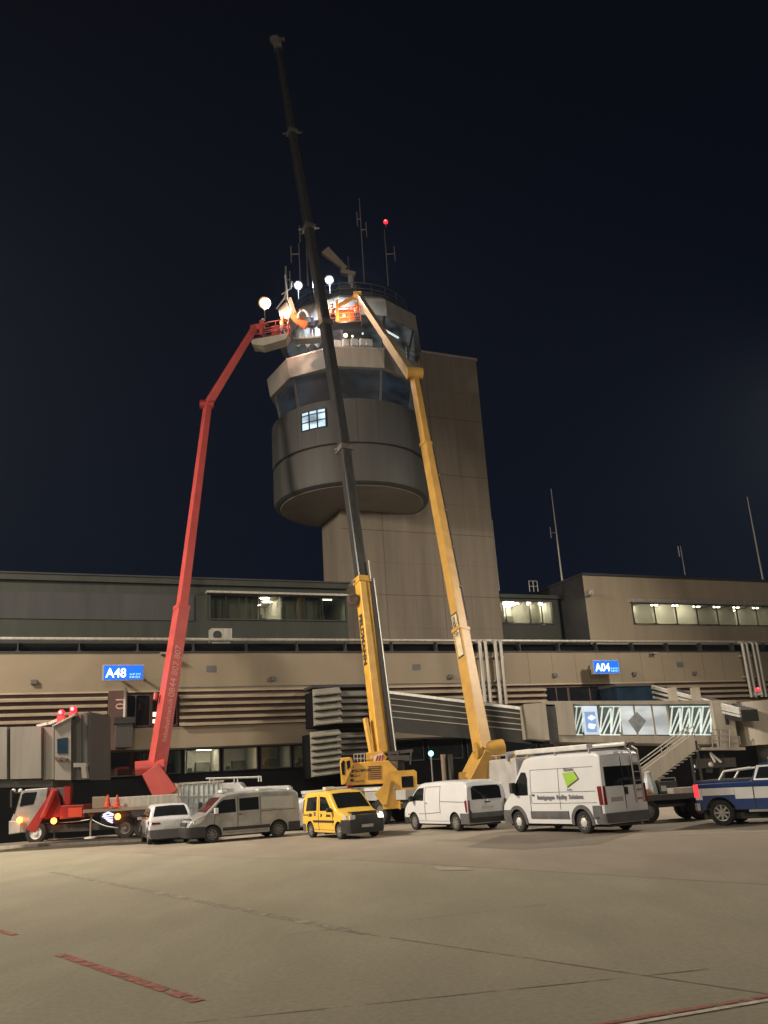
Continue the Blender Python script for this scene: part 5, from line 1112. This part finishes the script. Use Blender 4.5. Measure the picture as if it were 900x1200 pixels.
# boom sections
ck = .19; zf = 2.9
SC = .84
bp_ = [lean(x, y, 47.4, zf, ck) for x, y in ((447, 884), (424.5, 681), (403.5, 527), (381, 380), (362, 268), (342.5, 156), (326, 58))]
wd_ = [.66, .64, .68, .66, .64, .58, .46]; nx_ = [.68, .66, .66, .64, .58, .46, .30]
ROLL = math.radians(32)
MB().beam(bp_[0], bp_[1], wd_[0], wd_[0], .70, .70, (0, 1, 0), ROLL).build('boom_base_section', 'crane_yellow', crane, off=cb, bevel=.08)
for k in range(1, 6):
    MB().beam(bp_[k], bp_[k + 1], wd_[k], wd_[k], nx_[k], nx_[k], (0, 1, 0), ROLL).build('boom_section', 'crane_black', crane, off=cb, bevel=.12)
    d = (bp_[k + 1] - bp_[k]).normalized()
    MB().beam(bp_[k] - d * .15, bp_[k] + d * .2, wd_[k] + .16, wd_[k] + .16, None, None, (0, 1, 0), ROLL).build('boom_collar', 'crane_yellow' if k < 2 else 'boom_grey', crane, off=cb)
    b = MB(); b.beam(bp_[k] + V(-.75, 0, 0), bp_[k] + V(.75, 0, 0), .10) if k > 2 else b.beam(bp_[k] + V(-.62, -.1, 0), bp_[k] + V(.5, -.1, 0), .12); b.build('roller_bar', 'boom_grey', crane, off=cb)
b = MB(); t_ = bp_[6]; b.beam(t_, t_ + V(-.1, 0, .9), .7, .6); b.lathe([(.01, -.15), (.42, -.15), (.42, .15), (.01, .15)], t_ + V(-.25, -.2, .8), 18, 'y'); b.beam(t_ + V(-.5, -.1, .9), t_ + V(.6, -.1, .9), .25); b.build('boom_head', 'boom_grey', crane, off=cb)
d01 = (bp_[1] - bp_[0]).normalized()
_bt = MB(); _q = V(.50, .12, 0); _bt.beam(bp_[0] + _q, bp_[1] + _q * .9, .34, .5, .30, .45, (0, 1, 0), ROLL); _bt.build('shade_strip', 'chassis', crane, off=cb)  # black strip standing in for the boom's shaded right face
rgt = V(1, 0, 0); rgt = (rgt - d01 * d01.dot(rgt)).normalized()
MB().path([bp_[0] + rgt * .78 + V(0, -.2, 0), bp_[1] + rgt * .70 + V(0, -.3, 0)], .045).build('hydraulic_line', 'steel', crane, off=cb)
MB().path([bp_[1] + rgt * .52 + V(0, -.2, 0), bp_[1] + rgt * .52 + V(0, -.2, 0) + d01 * 1.2], .05).build('hose_guide', 'steel', crane, off=cb)
q = bp_[1] - d01 * 1.1 - rgt * .62 + V(0, -.25, 0); b = MB(); b.lathe([(.2, -.12), (.34, -.1), (.34, .1), (.2, .12), (.2, -.12)], q, 18, 'y'); b.build('cable_reel', 'rust_brown', crane, off=cb)
# luffing cylinder
MB().tube(at(437, 890, SY + .5), lean(436, 842, 47.4, zf, ck) + V(-.35, -.3, 0), .15, n=12).build('luffing_cylinder', 'crane_yellow', crane, smooth=True, off=cb)
# boom lettering on the lit face: find face frame
def face_text(name, s, size, m, parent, off, p, q, roll, wface, f_, side, upv=(0, 1, 0), rev=False, stretch=1.0, bold=.0, shift=0):
    d = (q - p).normalized(); u = Vector(upv); a = d.cross(u).normalized(); b_ = a.cross(d).normalized(); Rr = Matrix.Rotation(roll, 3, d); a = Rr @ a; b_ = Rr @ b_
    faces = [(a, b_), (-a, -b_), (b_, -a), (-b_, a)]
    best = max(faces, key=lambda fb: fb[0].dot(V(side, -1.0, 0)) )
    nrm = best[0]; X = -d if rev else d; Z = nrm.cross(X)
    return text(name, s, size, m, parent, p.lerp(q, f_) + nrm * (wface / 2 + .02) - Z * (size * .36 + shift) - off, X, Z, .006, bold, stretch=stretch)
face_text('boom_lettering', 'FELDMANN', .46, 'text_dark', crane, cb, bp_[0], bp_[1], ROLL, .705, .79, -1.2, rev=True, stretch=1.25, bold=.012)
b = MB(); face_text('boom_number', 'LTM 1095', .5, 'grey_paint', crane, cb, bp_[2], bp_[3], ROLL, .98, .02, -1.2, rev=False, bold=.008) if False else None
for k in range(9):
    q = bp_[2].lerp(bp_[1], .06 + k * .034); 
# ------------------------------------------------------------------ red boom lift truck
rb = V(at(100, 960, 49.2).x, 49.2, 0); red = tag(empty('red_boom_lift', rb), 'red truck mounted boom lift with white cab and raised two part boom', 'boom lift')
RY = 48.1
def rq(pts, y0, dy, name, m, bev=0):
    b = MB(); b.prism([at(x, y, y0) for x, y in pts], (0, dy, 0)); return b.build(name, m, red, off=rb, bevel=bev)
cabp = [(12, 975), (12, 962), (17, 950), (24, 929), (30, 925), (56, 923), (54, 940), (46, 958), (38, 976)]
rq(cabp, RY, 2.2, 'cab', 'van_shaded', .05)  # cab colour darkened for the shade it stands in
rq([(26, 931), (29, 929), (43, 928), (39, 942), (23, 945)], RY - .03, .028, 'side_window', 'glass'); rq([(15.5, 953), (22.5, 931), (23.5, 931), (17, 954)], RY - .02, 2.1, 'windscreen', 'glass')
rq([(10, 978), (10, 962), (18, 962), (24, 966), (24, 976)], RY - .05, 2.3, 'bumper', 'grey_paint', .04); rq([(30, 972), (58, 930), (64, 930), (48, 962), (42, 976)], RY - .06, .1, 'cab_stripe', 'truck_red')
b = MB(); b.beam(at(14, 926, RY), at(14, 946, RY), .1, .25); b.beam(at(14, 929, RY + .1), at(24, 929, RY + .1), .06); b.build('mirror', 'black_plastic', red, off=rb)
b = MB()
for x in (16, 24): b.ball(at(x, 927, RY + .6), .13, 10)
b.build('roof_lamp', 'hub_white', red, off=rb)
rq([(46, 946), (60, 923), (66, 925), (72, 945), (70, 957), (44, 962)], RY + .1, 2.0, 'boom_cradle', 'truck_red', .03)
b = MB(); b.beam(at(50, 958, RY - .1), at(64, 926, RY - .1), .5, .12); b.build('cradle_arm', 'lift_red', red, off=rb)
rq([(66, 924), (77, 922), (78, 940), (66, 942)], RY + .3, 1.2, 'engine_block', 'bridge_dark', .03); b = MB(); b.beam(at(80, 918, RY + .3), at(79, 943, RY + .3), .35, .3); b.build('upright_arm', 'truck_red', red, off=rb)
rq([(70, 944), (98, 943), (99, 958), (70, 960)], RY, 2.1, 'deck_box', 'truck_red', .02); rq([(80, 947), (96, 946), (96, 957), (80, 958)], RY - .04, .035, 'reflector_board', 'amber_dim' if False else 'cone_red')
rq([(30, 968), (96, 965), (215, 958), (215, 966), (96, 974), (30, 977)], RY + .3, 1.8, 'chassis_frame', 'chassis'); rq([(110, 936), (214, 930), (214, 944), (110, 948)], RY, 2.2, 'rear_deck', 'galv', .02)
rq([(97, 949), (215, 942), (215, 945.5), (97, 953)], RY - .5, .3, 'outrigger_beam', 'tan_metal'); rq([(118, 952), (214, 946), (214, 962), (118, 966)], RY + .1, 1.9, 'side_locker', 'chassis')
rq([(108, 934), (125, 933), (125, 947), (108, 948)], RY - .1, .5, 'tool_box', 'tan_metal', .02); rq([(146, 935), (182, 932), (182, 939), (146, 942)], RY + .2, 1.5, 'walkway_board', 'hub_white', .02)
for px in (43, 147, 168):
    for dy, sg in ((0, -1), (1.95, 1)):
        p = at(px, 972, RY + dy + .1); truck_wheel(red, p.x - rb.x, p.y - rb.y, .54, sg, 'hub_white' if px == 43 else 'steel_rim')
for px, py, m_ in ((23, 961, 'amber_lit'), (63, 962, 'amber_lit'), (138, 957, 'amber_lit')):
    b = MB().ball(at(px, py, RY - .2), .16, 10); b.build('marker_lamp', m_, red, off=rb)
    l_ = bpy.data.lights.new('marker_glow', 'POINT'); l_.energy = 4; l_.color = (1, .35, .08); l_.shadow_soft_size = .1; q = bpy.data.objects.new('marker_glow', l_); C.objects.link(q); q.parent = red; q.location = at(px, py, RY - .5) - rb
b = MB()
for i in range(4): b.beam(at(120 + i * 2, 957 + i * 1.5, RY - .1), at(132, 955 + i * 3, RY - .1), .07)
b.path([at(121, 955, RY - .1), at(127, 952, RY - .1), at(133, 955, RY - .1)], .05); mk('violet_lit', (.5, .45, .9), .4, 0, .1, 4, emis=(.62, .62, 1), estr=1.6); b.build('lit_logo', 'violet_lit', red, off=rb)
# turntable and counterweight
tp = at(190, 936, 50.0); MB().tube(tp - V(0, 0, .3), tp + V(0, 0, .15), 1.0, n=28).build('turntable', 'truck_red', red, smooth=True, off=rb)
def taper(p, q, w0, w1, name, m, parent, off, roll=0, h0=None, h1=None, bev=.03): return MB().beam(p, q, w0, h0, w1, h1, (0, 1, 0), roll).build(name, m, parent, off=off, bevel=bev)
ROLLR = math.radians(38)
kn = at(176, 902, 49.8); taper(at(196, 934, 50.0), kn, 1.25, 1.0, 'lower_arm', 'lift_red', red, rb, math.radians(15)); MB().tube(kn + V(-.75, -.3, .1), kn + V(.75, .1, .15), .38, n=16).build('knuckle', 'lift_red', red, smooth=True, off=rb)
b = MB(); b.prism([at(x, y, 49.6) for x, y in ((194, 921), (199, 917), (211, 919), (213, 930), (206, 938), (197, 934))], (0, 1.2, 0)); b.build('counterweight', 'tan_metal', red, off=rb, bevel=.08)
RK = (56.2 - 49.9) / 24.0
rp = [lean(x, y, 49.9, 3.3, RK) for x, y in ((183, 905), (213, 712), (243.5, 474))]
taper(rp[0], rp[1], .82, .72, 'boom_base_section', 'lift_red', red, rb, ROLLR); taper(rp[1], rp[2], .56, .42, 'boom_section', 'lift_red', red, rb, ROLLR)
dd = (rp[1] - rp[0]).normalized(); taper(rp[1] - dd * .2, rp[1] + dd * .1, .80, .80, 'boom_collar', 'lift_red', red, rb, ROLLR)
MB().tube(rp[2] + V(-.55, -.1, 0), rp[2] + V(.4, .1, 0), .34, n=14).build('knuckle', 'truck_red', red, smooth=True, off=rb)
jt = at(299, 383, 56.6); taper(rp[2], jt, .52, .38, 'jib', 'lift_red', red, rb, ROLLR)
mk('text_red', (.60, .25, .23), .6, 0, .1, 3)
face_text('boom_lettering', '0844 807 807', .52, 'text_red', red, rb, rp[0], rp[1], ROLLR, .80, .42, .8, stretch=1.1, bold=.004); face_text('boom_lettering', 'hebebuehnen.ch', .40, 'text_red', red, rb, rp[0], rp[1], ROLLR, .82, .16, .8, stretch=.95, bold=.004)
MB().path([lean(196, 820, 49.9, 3.3, RK) + V(-.62, -.3, 0), lean(197, 812, 49.9, 3.3, RK) + V(-.62, -.3, 0)], .12).build('sensor', 'lift_red', red, off=rb)
def basket(parent, off, corners, name_m, floor_m, h=1.05, YY=57, dep=1.0):
    (xa, ya), (xb, yb) = corners                 # floor line in pixels
    A, Bp = at(xa, ya, YY), at(xb, yb, YY); d = (Bp - A); d.z = 0; L_ = d.length; d.normalize(); nb = V(0, dep, 0)
    b = MB(); b.prism([A, Bp, Bp + nb, A + nb], (0, 0, -.12)); b.build('basket_floor', floor_m, parent, off=off)
    n = max(3, int(L_ / .75)); 
    for f_ in (0, 1):
        b = MB()
        for i in range(n + 1): p = A.lerp(Bp, i / n) + nb * f_; b.tube(p, p + V(0, 0, h), .035, n=6)
        for z in (.35, .70, h): b.tube(A + nb * f_ + V(0, 0, z), Bp + nb * f_ + V(0, 0, z), .035, n=6)
        b.build('guard_rail', name_m, parent, off=off)
    b = MB()
    for e_ in (A, Bp):
        for z in (.35, .7, h): b.tube(e_ + V(0, 0, z), e_ + nb + V(0, 0, z), .035, n=6)
    b.build('side_rail', name_m, parent, off=off)
    return A, Bp
A, Bp = basket(red, rb, ((294, 398), (338, 390)), 'lift_red', 'bridge_metal', 1.15, 56.6, 1.1)
b = MB(); b.prism([A + V(0, -.03, -.05), Bp + V(0, -.03, -.05), Bp + V(-.2, -.03, -.5), A + V(.9, -.03, -.55), A + V(.1, -.03, -.4)], (0, 1.1, 0)); b.build('basket_underframe', 'bridge_metal', red, off=rb)
b = MB(); b.beam(jt, at(306, 384, 56.4), .3); b.beam(at(306, 376, 56.4), at(306, 392, 56.4), .22); b.build('basket_bracket', 'lift_red', red, off=rb)
b = MB(); b.prism([A.lerp(Bp, .55) + V(0, .1, .1), A.lerp(Bp, .75) + V(0, .1, .1), A.lerp(Bp, .75) + V(0, .1, .85), A.lerp(Bp, .55) + V(0, .1, .85)], (0, .3, 0)); b.build('control_box', 'lift_red', red, off=rb)
RED_AB = (A, Bp)
# ------------------------------------------------------------------ yellow boom lift
yb_ = V(at(560, 960, 47.5).x, 47.5, 0); yl = tag(empty('yellow_boom_lift', yb_), 'yellow articulated boom lift reaching the tower cab right of the crane', 'boom lift')
YK = (56.0 - 47.0) / 26.0
y0 = at(556, 915, 47.5); y1 = at(573, 879, 47.2)
taper(y0, y1, 1.15, 1.0, 'lower_arm', 'lift_yellow', yl, yb_, math.radians(25)); MB().tube(y1 + V(-.75, -.35, 0), y1 + V(.75, .0, .1), .42, n=16).build('knuckle', 'lift_yellow', yl, smooth=True, off=yb_)
yp = [lean(x, y, 47.0, 3.6, YK) for x, y in ((566, 880), (540, 738), (499, 520), (485, 440))]
taper(yp[0], yp[1], .74, .64, 'boom_base_section', 'lift_yellow', yl, yb_, ROLLR); taper(yp[1], yp[2], .60, .50, 'boom_section', 'lift_yellow', yl, yb_, ROLLR); taper(yp[2], yp[3], .5, .46, 'boom_section', 'lift_yellow', yl, yb_, ROLLR)
for k, ww in ((1, .78), (2, .64)):
    dd = (yp[k] - yp[k - 1]).normalized(); taper(yp[k] - dd * .15, yp[k] + dd * .1, ww, ww, 'boom_collar', 'lift_yellow', yl, yb_, ROLLR)
MB().tube(yp[3] + V(-.5, -.2, .1), yp[3] + V(.6, 0, .1), .42, n=16).build('knuckle', 'lift_yellow', yl, smooth=True, off=yb_)
ya, yj = lean(483, 441, 47.0, 3.6, YK), at(419, 346, 58.2); ym = ya.lerp(yj, .45); mk('boom_tan', (.30, .235, .13), .5, 0, .2, 2)
taper(ya, ym, .62, .55, 'upper_arm', 'boom_tan', yl, yb_, ROLLR); taper(ym, yj, .46, .40, 'upper_arm_extension', 'boom_tan', yl, yb_, ROLLR)
b = MB(); b.tube(yj + V(-.3, 0, 0), yj + V(.3, 0, 0), .3, n=14); b.beam(yj, at(395, 359, 57.8), .22); b.beam(at(395, 352, 57.8), at(395, 378, 57.8), .2); b.build('jib', 'lift_yellow', yl, off=yb_)
b = MB(); b.prism([at(x, y, 47.3) for x, y in ((540, 905), (584, 900), (586, 925), (540, 930))], (0, 2.0, 0)); b.build('turret', 'lift_yellow', yl, off=yb_)
cx_ = yb_.x; MB().box(cx_ - 3.2, cx_ + 2.8, 46.9, 49.2, .9, 1.6).build('truck_bed', 'bridge_dark', yl, off=yb_); MB().box(cx_ - 3.2, cx_ + 3.4, 47.4, 48.7, .55, .9).build('chassis_frame', 'chassis', yl, off=yb_)
MB().box(cx_ + 2.85, cx_ + 4.4, 46.9, 49.2, .7, 2.6).build('cab', 'white_paint', yl, off=yb_, bevel=.08)
for x in (-2.3, -1.1, 3.5):
    for dy, sg in ((-.5, -1), (1.5, 1)): truck_wheel(yl, x, dy, .5, sg)
mk('label_pale', (.62, .52, .33), .6, 0, .2, 3)
def face_plate(p, q, f0, f1, wface, hgt, roll, side, nm, m, parent, off, t=.012, upv=(0, 1, 0)):
    d = (q - p).normalized(); u = Vector(upv); a = d.cross(u).normalized(); b_ = a.cross(d).normalized(); Rr = Matrix.Rotation(roll, 3, d); a = Rr @ a; b_ = Rr @ b_
    nrm = max([a, -a, b_, -b_], key=lambda n_: n_.dot(V(side, -1, 0))); Z = nrm.cross(d)
    A_, B_ = p.lerp(q, f0) + nrm * (wface / 2 + .003), p.lerp(q, f1) + nrm * (wface / 2 + .003)
    b = MB(); b.prism([A_ - Z * hgt / 2, B_ - Z * hgt / 2, B_ + Z * hgt / 2, A_ + Z * hgt / 2], nrm * t); return b.build(nm, m, parent, off=off)
face_plate(yp[1], yp[2], -.13, .07, .66, .50, ROLLR, -1.2, 'name_plate', 'text_dark', yl, yb_, .010); face_plate(yp[1], yp[2], -.122, .062, .66, .44, ROLLR, -1.2, 'name_plate', 'label_pale', yl, yb_, .016)
face_text('boom_lettering', 'maltech', .44, 'text_dark', yl, yb_, yp[1], yp[2], ROLLR, .685, .055, -1.2, rev=True, stretch=.9, bold=.008)
A, Bp = basket(yl, yb_, ((384, 378), (423, 375)), 'orange_sling', 'bridge_dark', 1.15, 57.8, 1.0); YEL_AB = (A, Bp)
q = A.lerp(Bp, .5) + V(0, .1, .55); MB().ball(q, .10, 8).build('basket_lamp', 'lamp_int', yl, off=yb_)
l_ = bpy.data.lights.new('basket_light', 'POINT'); l_.energy = 170; l_.color = (1, .52, .36); l_.shadow_soft_size = .2; q2 = bpy.data.objects.new('basket_light', l_); C.objects.link(q2); q2.parent = yl; q2.location = q + V(0, -.5, -.3) - yb_
b = MB(); b.prism([A.lerp(Bp, .35) + V(0, .45, .1), A.lerp(Bp, .8) + V(0, .45, .1), A.lerp(Bp, .8) + V(0, .45, 1.2), A.lerp(Bp, .35) + V(0, .45, 1.25)], (0, .12, 0)); b.build('basket_panel', 'orange_sling', yl, off=yb_)
face_text('boom_number', '95 m', .3, 'label_pale', yl, yb_, yp[1], yp[2], ROLLR, .75, .75, -1.2, rev=True) if False else None

for par, off_, pts_, w0 in ((yl, yb_, yp, .38), (red, rb, rp, .38)):
    for k in range(1, 3 if par == yl else 2):
        p_, q_ = pts_[k - 1], pts_[k]; d_ = (q_ - p_).normalized(); sd = (V(1, 0, 0) - d_ * d_.x).normalized()
        MB().path([p_ + d_ * .6 + sd * w0 * 1.3 + V(0, -.05, 0), q_ - d_ * .4 + sd * w0 * 1.15 + V(0, -.05, 0)], .035, 6).build('hose', 'black_plastic', par, off=off_)
        n_ = int((q_ - p_).length / 2.6)
        for i in range(1, n_):
            c_ = p_.lerp(q_, i / n_) + sd * w0 * 1.2 + V(0, -.06, 0); MB().beam(c_ - d_ * .06, c_ + d_ * .06, .12, .12).build('hose_clamp', 'steel', par, off=off_)
# ------------------------------------------------------------------ glazing lifter hanging at the cab
gp_ = at(347, 368, 57.2); gl = tag(empty('glass_lifter', gp_), 'orange glass lifting yoke with white hose arc at the tower cab window', 'lifting gear')
b = MB(); b.prism([at(x, y, 57.2) for x, y in ((342, 362), (350, 368), (361, 378), (357, 384), (346, 377), (341, 372))], (0, .3, 0)); b.build('yoke', 'orange_sling', gl, off=gp_)
b = MB(); pts = [at(350 + 5.5 + 6 * math.cos(t), 373 - 9 * math.sin(t), 57.1) for t in [PI * (1.0 - i / 10 * .95) for i in range(11)]]; b.path(pts, .09, 8); b.build('hose', 'hub_white', gl, smooth=True, off=gp_)
b = MB(); b.beam(at(340, 350, 57.3), at(346, 368, 57.3), .35, .2); b.build('arm', 'tan_metal', gl, off=gp_)
b = MB(); b.path([at(334, 322, 57.5), at(337, 350, 57.5), at(343, 366, 57.4)], .05); b.build('cable', 'hub_white', gl, off=gp_)
b = MB(); b.prism([at(x, y, 57.6) for x, y in ((326, 362), (336, 353), (342, 366), (338, 374), (328, 371))], (0, .35, 0)); b.build('glass_pack', 'galv', gl, off=gp_)
jibb = tag(empty('lamp_bracket_arm', at(334, 350, 58)), 'slim brackets and cables at the left corner of the tower roof', 'bracket')
b = MB(); b.path([at(324, 362, 58), at(333, 350, 58), at(336, 340, 58)], .06); b.path([at(330, 345, 58), at(341, 338, 58), at(342, 330, 58)], .05); b.build('bracket', 'hub_white', jibb, off=jibb.location.copy())

# ------------------------------------------------------------------ people
def person(loc, rz, jacket, legs, helmet, label, pose=0):
    o = tag(empty('person', loc, rz), label, 'person', None)
    J = dict(p=(0, 0, .95, .13), s=(0, 0, 1.15, .14), c=(0, 0, 1.36, .155), n=(0, 0, 1.50, .055), h0=(0, .0, 1.58, .075), h1=(0, .01, 1.70, .085))
    arms = {0: ((.24, .05, 1.15), (.20, .28, 1.10)), 1: ((.30, .15, 1.30), (.22, .42, 1.45)), 2: ((.22, .25, 1.18), (.05, .45, 1.22))}[pose]
    verts, rad, edges, idx = [], [], [], {}
    def add(k, x, y, z, r, par=None):
        idx[k] = len(verts); verts.append((x, y, z)); rad.append(r)
        if par is not None: edges.append((idx[par], idx[k]))
    add('p', 0, 0, .95, .15); add('s', 0, 0, 1.15, .145, 'p'); add('c', 0, 0, 1.36, .16, 's'); add('n', 0, 0, 1.49, .06, 'c'); add('h0', 0, .01, 1.58, .08, 'n'); add('h1', 0, .02, 1.70, .085, 'h0')
    for sg in (1, -1):
        add(f'sh{sg}', sg * .19, 0, 1.40, .075, 'c'); e_, h_ = arms; add(f'el{sg}', sg * e_[0], e_[1], e_[2], .052, f'sh{sg}'); add(f'wr{sg}', sg * h_[0], h_[1], h_[2], .035, f'el{sg}')
        d = (Vector(h_) - Vector(e_)).normalized(); hx = Vector((sg * h_[0], h_[1], h_[2])); d = Vector((sg * d.x, d.y, d.z)); add(f'pa{sg}', *(hx + d * .07), .036, f'wr{sg}')
        for k in range(4): add(f'f{sg}{k}', *(hx + d * (.15 - .012 * abs(k - 1)) + Vector(((k - 1.5) * .024, 0, -.03))), .009, f'pa{sg}')
        add(f't{sg}', *(hx + d * .08 + Vector((-sg * .05, 0, .03))), .011, f'pa{sg}')
        add(f'hp{sg}', sg * .10, 0, .88, .10, 'p'); add(f'kn{sg}', sg * .12, .03, .50, .068, f'hp{sg}'); add(f'an{sg}', sg * .13, 0, .10, .048, f'kn{sg}'); add(f'to{sg}', sg * .14, .16, .04, .04, f'an{sg}')
    me = bpy.data.meshes.new('body'); me.from_pydata(verts, edges, []); bo = bpy.data.objects.new('body', me); C.objects.link(bo)
    sk = bo.modifiers.new('skin', 'SKIN'); 
    if not me.skin_vertices: 
        bpy.context.view_layer.objects.active = bo; me.attributes
    for i, v in enumerate(me.skin_vertices[0].data): v.radius = (rad[i], rad[i]); v.use_root = (i == 0)
    sb = bo.modifiers.new('sub', 'SUBSURF'); sb.levels = 1; sb.render_levels = 1
    bpy.context.view_layer.update(); m2 = bpy.data.meshes.new_from_object(bo.evaluated_get(bpy.context.evaluated_depsgraph_get())); bpy.data.objects.remove(bo)
    for nm in (jacket, legs, 'skin', 'black_plastic'): m2.materials.append(M[nm])
    for p in m2.polygons:
        c_ = p.center; p.use_smooth = True
        hands = any((c_ - Vector((sg * arms[1][0], arms[1][1], arms[1][2]))).dot((Vector((sg * arms[1][0], arms[1][1], arms[1][2])) - Vector((sg * arms[0][0], arms[0][1], arms[0][2]))).normalized()) > .0 and (c_ - Vector((sg * arms[1][0], arms[1][1], arms[1][2]))).length < .2 for sg in (1, -1))
        p.material_index = 2 if (c_.z > 1.50 or hands) else 0 if c_.z > .92 else 3 if c_.z < .09 else 1
    m2.name = 'body'; bo = bpy.data.objects.new('body', m2); C.objects.link(bo); bo.parent = o
    b = MB(); b.lathe([(.135, 1.70), (.132, 1.74), (.10, 1.81), (.05, 1.84), (.001, 1.85)], (0, .02, 0), 16); b.lathe([(.16, 1.70), (.135, 1.705)], (0, .03, 0), 16); b.build('helmet', helmet, o, smooth=True)
    b = MB(); b.lathe([(.16, 1.12), (.165, 1.17)], (0, 0, 0), 14); b.build('reflective_band', 'hub_white', o)
    b = MB(); b.ball((.03, .105, 1.665), .012, 6); b.ball((-.03, .105, 1.665), .012, 6); b.build('eyes', 'black_plastic', o); MB().beam((0, .09, 1.66), (0, .125, 1.625), .02, .02, .03, .03).build('nose', 'skin', o); MB().box(-.025, .025, .095, .103, 1.585, 1.592).build('mouth', 'rust_brown', o)
    return o
A, Bp = RED_AB
for f_, rz, j, l_, h, lab, ps in ((.30, -.4, 'jacket_red', 'jeans', 'helmet_white', 'worker in red jacket at the left end of the red basket', 1), (.82, -.9, 'hivis', 'jeans', 'helmet_white', 'worker in orange jacket leaning at the right end of the red basket', 2)):
    person(A.lerp(Bp, f_) + V(0, .5, 0), rz, j, l_, h, lab, ps)
A, Bp = YEL_AB
person(A.lerp(Bp, .15) + V(0, .35, 0), .5, 'hivis', 'jeans', 'helmet_white', 'worker with white helmet at the left of the yellow lift basket', 2); person(A.lerp(Bp, .9) + V(0, .3, 0), .2, 'hivis', 'jeans', 'helmet_white', 'worker in orange jacket right in the yellow lift basket', 1)
pw = at(366, 384, 58.0); person(V(pw.x, pw.y, pw.z - .95), .1, 'jeans', 'tarp', 'helmet_blue', 'worker with blue helmet between the red basket and crane boom', 2)
b = MB(); b.box(-1.4, .9, -.4, .5, -.12, 0); q = b.build('work_platform', 'grey_paint'); q.location = (pw.x, pw.y, pw.z - .95); tag(q, 'small grey work platform under the blue helmeted worker', 'platform')

# ------------------------------------------------------------------ barrier, cones
for i, px, lab in ((0, 54, 'left barrier post with round white foot beside the red truck cab'), (1, 97, 'right barrier post with round white foot behind the red truck cab')):
    g_ = gnd(px, 988 - i * 1.5) + nk * .7 + V(0, 0, .115); o = tag(empty('barrier_post', g_), lab, 'barrier post', 'barrier posts along the kerb')
    MB().tube(V(0, 0, .05), V(0, 0, 1.15 if i else .95), .05).build('post', 'tan_metal', o); MB().lathe([(.01, .0), (.32, 0), (.30, .06), (.08, .09), (.01, .09)], (0, 0, 0), 20).build('foot', 'hub_white', o)
    if i: MB().box(-.15, .15, -.05, .05, 1.1, 1.22).build('head', 'tan_metal', o); MB().ball(V(-.05, -.08, 1.35), .08, 8).build('lamp', 'head_lit', o)
    if i: P2 = g_
    else: P1 = g_
b = MB(); Y_ = P1.y
def sag(p, q, s, n=8): return [p.lerp(q, i / n) - V(0, 0, s * math.sin(PI * i / n)) for i in range(n + 1)]
pe_ = V(gnd(160, 980).x, P2.y - 1.5, .6)
b.path(sag(V(P1.x - 1.3, P1.y + .3, .98), P1 + V(0, 0, .85), .03), .025); b.path(sag(P1 + V(0, 0, .85), P2 + V(0, 0, .95), .05), .025); b.path(sag(P2 + V(0, 0, .95), pe_, .1), .022)
tag(b.build('barrier_chain', 'hub_white'), 'thin white chain hung between the barrier posts in front of the red truck', 'chain', None)
def cone(loc, label, group, s_=1.0):
    o = tag(empty('traffic_cone', loc), label, 'traffic cone', group); o.scale = (s_, s_, s_)
    MB().lathe([(.14, .03), (.03, .5), (.001, .5)], (0, 0, 0), 16).build('cone', 'cone_red', o, smooth=True); MB().box(-.19, .19, -.19, .19, 0, .03).build('base', 'cone_red', o)
    MB().lathe([(.105, .18), (.075, .30)], (0, 0, 0), 16).build('white_band', 'hub_white', o)
for px, lab in ((126, 'left of two red and white cones on the red truck deck'), (137, 'right of two red and white cones on the red truck deck')):
    p = at(px, 946, RY - .3); cone(V(p.x, p.y, p.z), lab, 'cones on the red truck', 1.25)
# red and white striped board leaning behind the yellow van
p = at(390, 948, 40.5); q = tag(empty('hazard_panel', V(p.x, p.y, 0), .1), 'red and white striped hazard panel standing behind the yellow van', 'hazard board')
MB().box(-.55, .55, 0, .05, .75, 1.75).build('board', 'hub_white', q); b = MB()
for k in range(3): b.prism([(-.5 + k * .35, -.012, .78), (-.35 + k * .35, -.012, .78), (-.05 + k * .3, -.012, 1.72), (-.2 + k * .3, -.012, 1.72)], (0, .01, 0))
b.build('stripes', 'truck_red', q); MB().box(-.4, .4, -.2, .3, 0, .06).build('foot', 'rubber', q); MB().box(-.03, .03, .05, .09, 0, .9).build('stand', 'steel', q)
# signal light under the ramp
q = tag(empty('signal_light', at(505, 883, 54)), 'small cyan signal light glowing under the covered ramp', 'signal light'); MB().ball(V(0, 0, 0), .16, 10).build('lens', 'cyan_lit', q); MB().tube(V(0, .1, -.1), V(0, .1, -4.2), .05).build('pole', 'steel', q)
for px, l_ in ((519, 'left of two dim bollard posts behind the middle white van'), (527, 'right of two dim bollard posts behind the middle white van')):
    p = at(px, 884, 50); q = MB().tube(V(0, 0, 0), V(0, 0, p.z), .14, n=12).build('post', 'tan_metal' if px == 519 else 'bridge_dark', None, smooth=True); q.location = (p.x, 50, 0); q.name = 'column'; tag(q, l_, 'post', 'posts under the ramp')
# ------------------------------------------------------------------ thin haze added for a glow round the floodlights
hb = MB().box(-160, 160, -120, 260, -1.0, 82).build('haze', 'glass'); hb['kind'] = 'stuff'
hm = bpy.data.materials.new('haze'); hm.use_nodes = True; t = hm.node_tree; t.nodes.remove(t.nodes['Principled BSDF'])
pv = t.nodes.new('ShaderNodeVolumePrincipled'); pv.inputs['Color'].default_value = (.62, .78, 1, 1); pv.inputs['Density'].default_value = .00024; pv.inputs['Anisotropy'].default_value = .55
t.links.new(pv.outputs[0], t.nodes['Material Output'].inputs['Volume']); hb.data.materials.clear(); hb.data.materials.append(hm)
scn.cycles.volume_bounces = 0
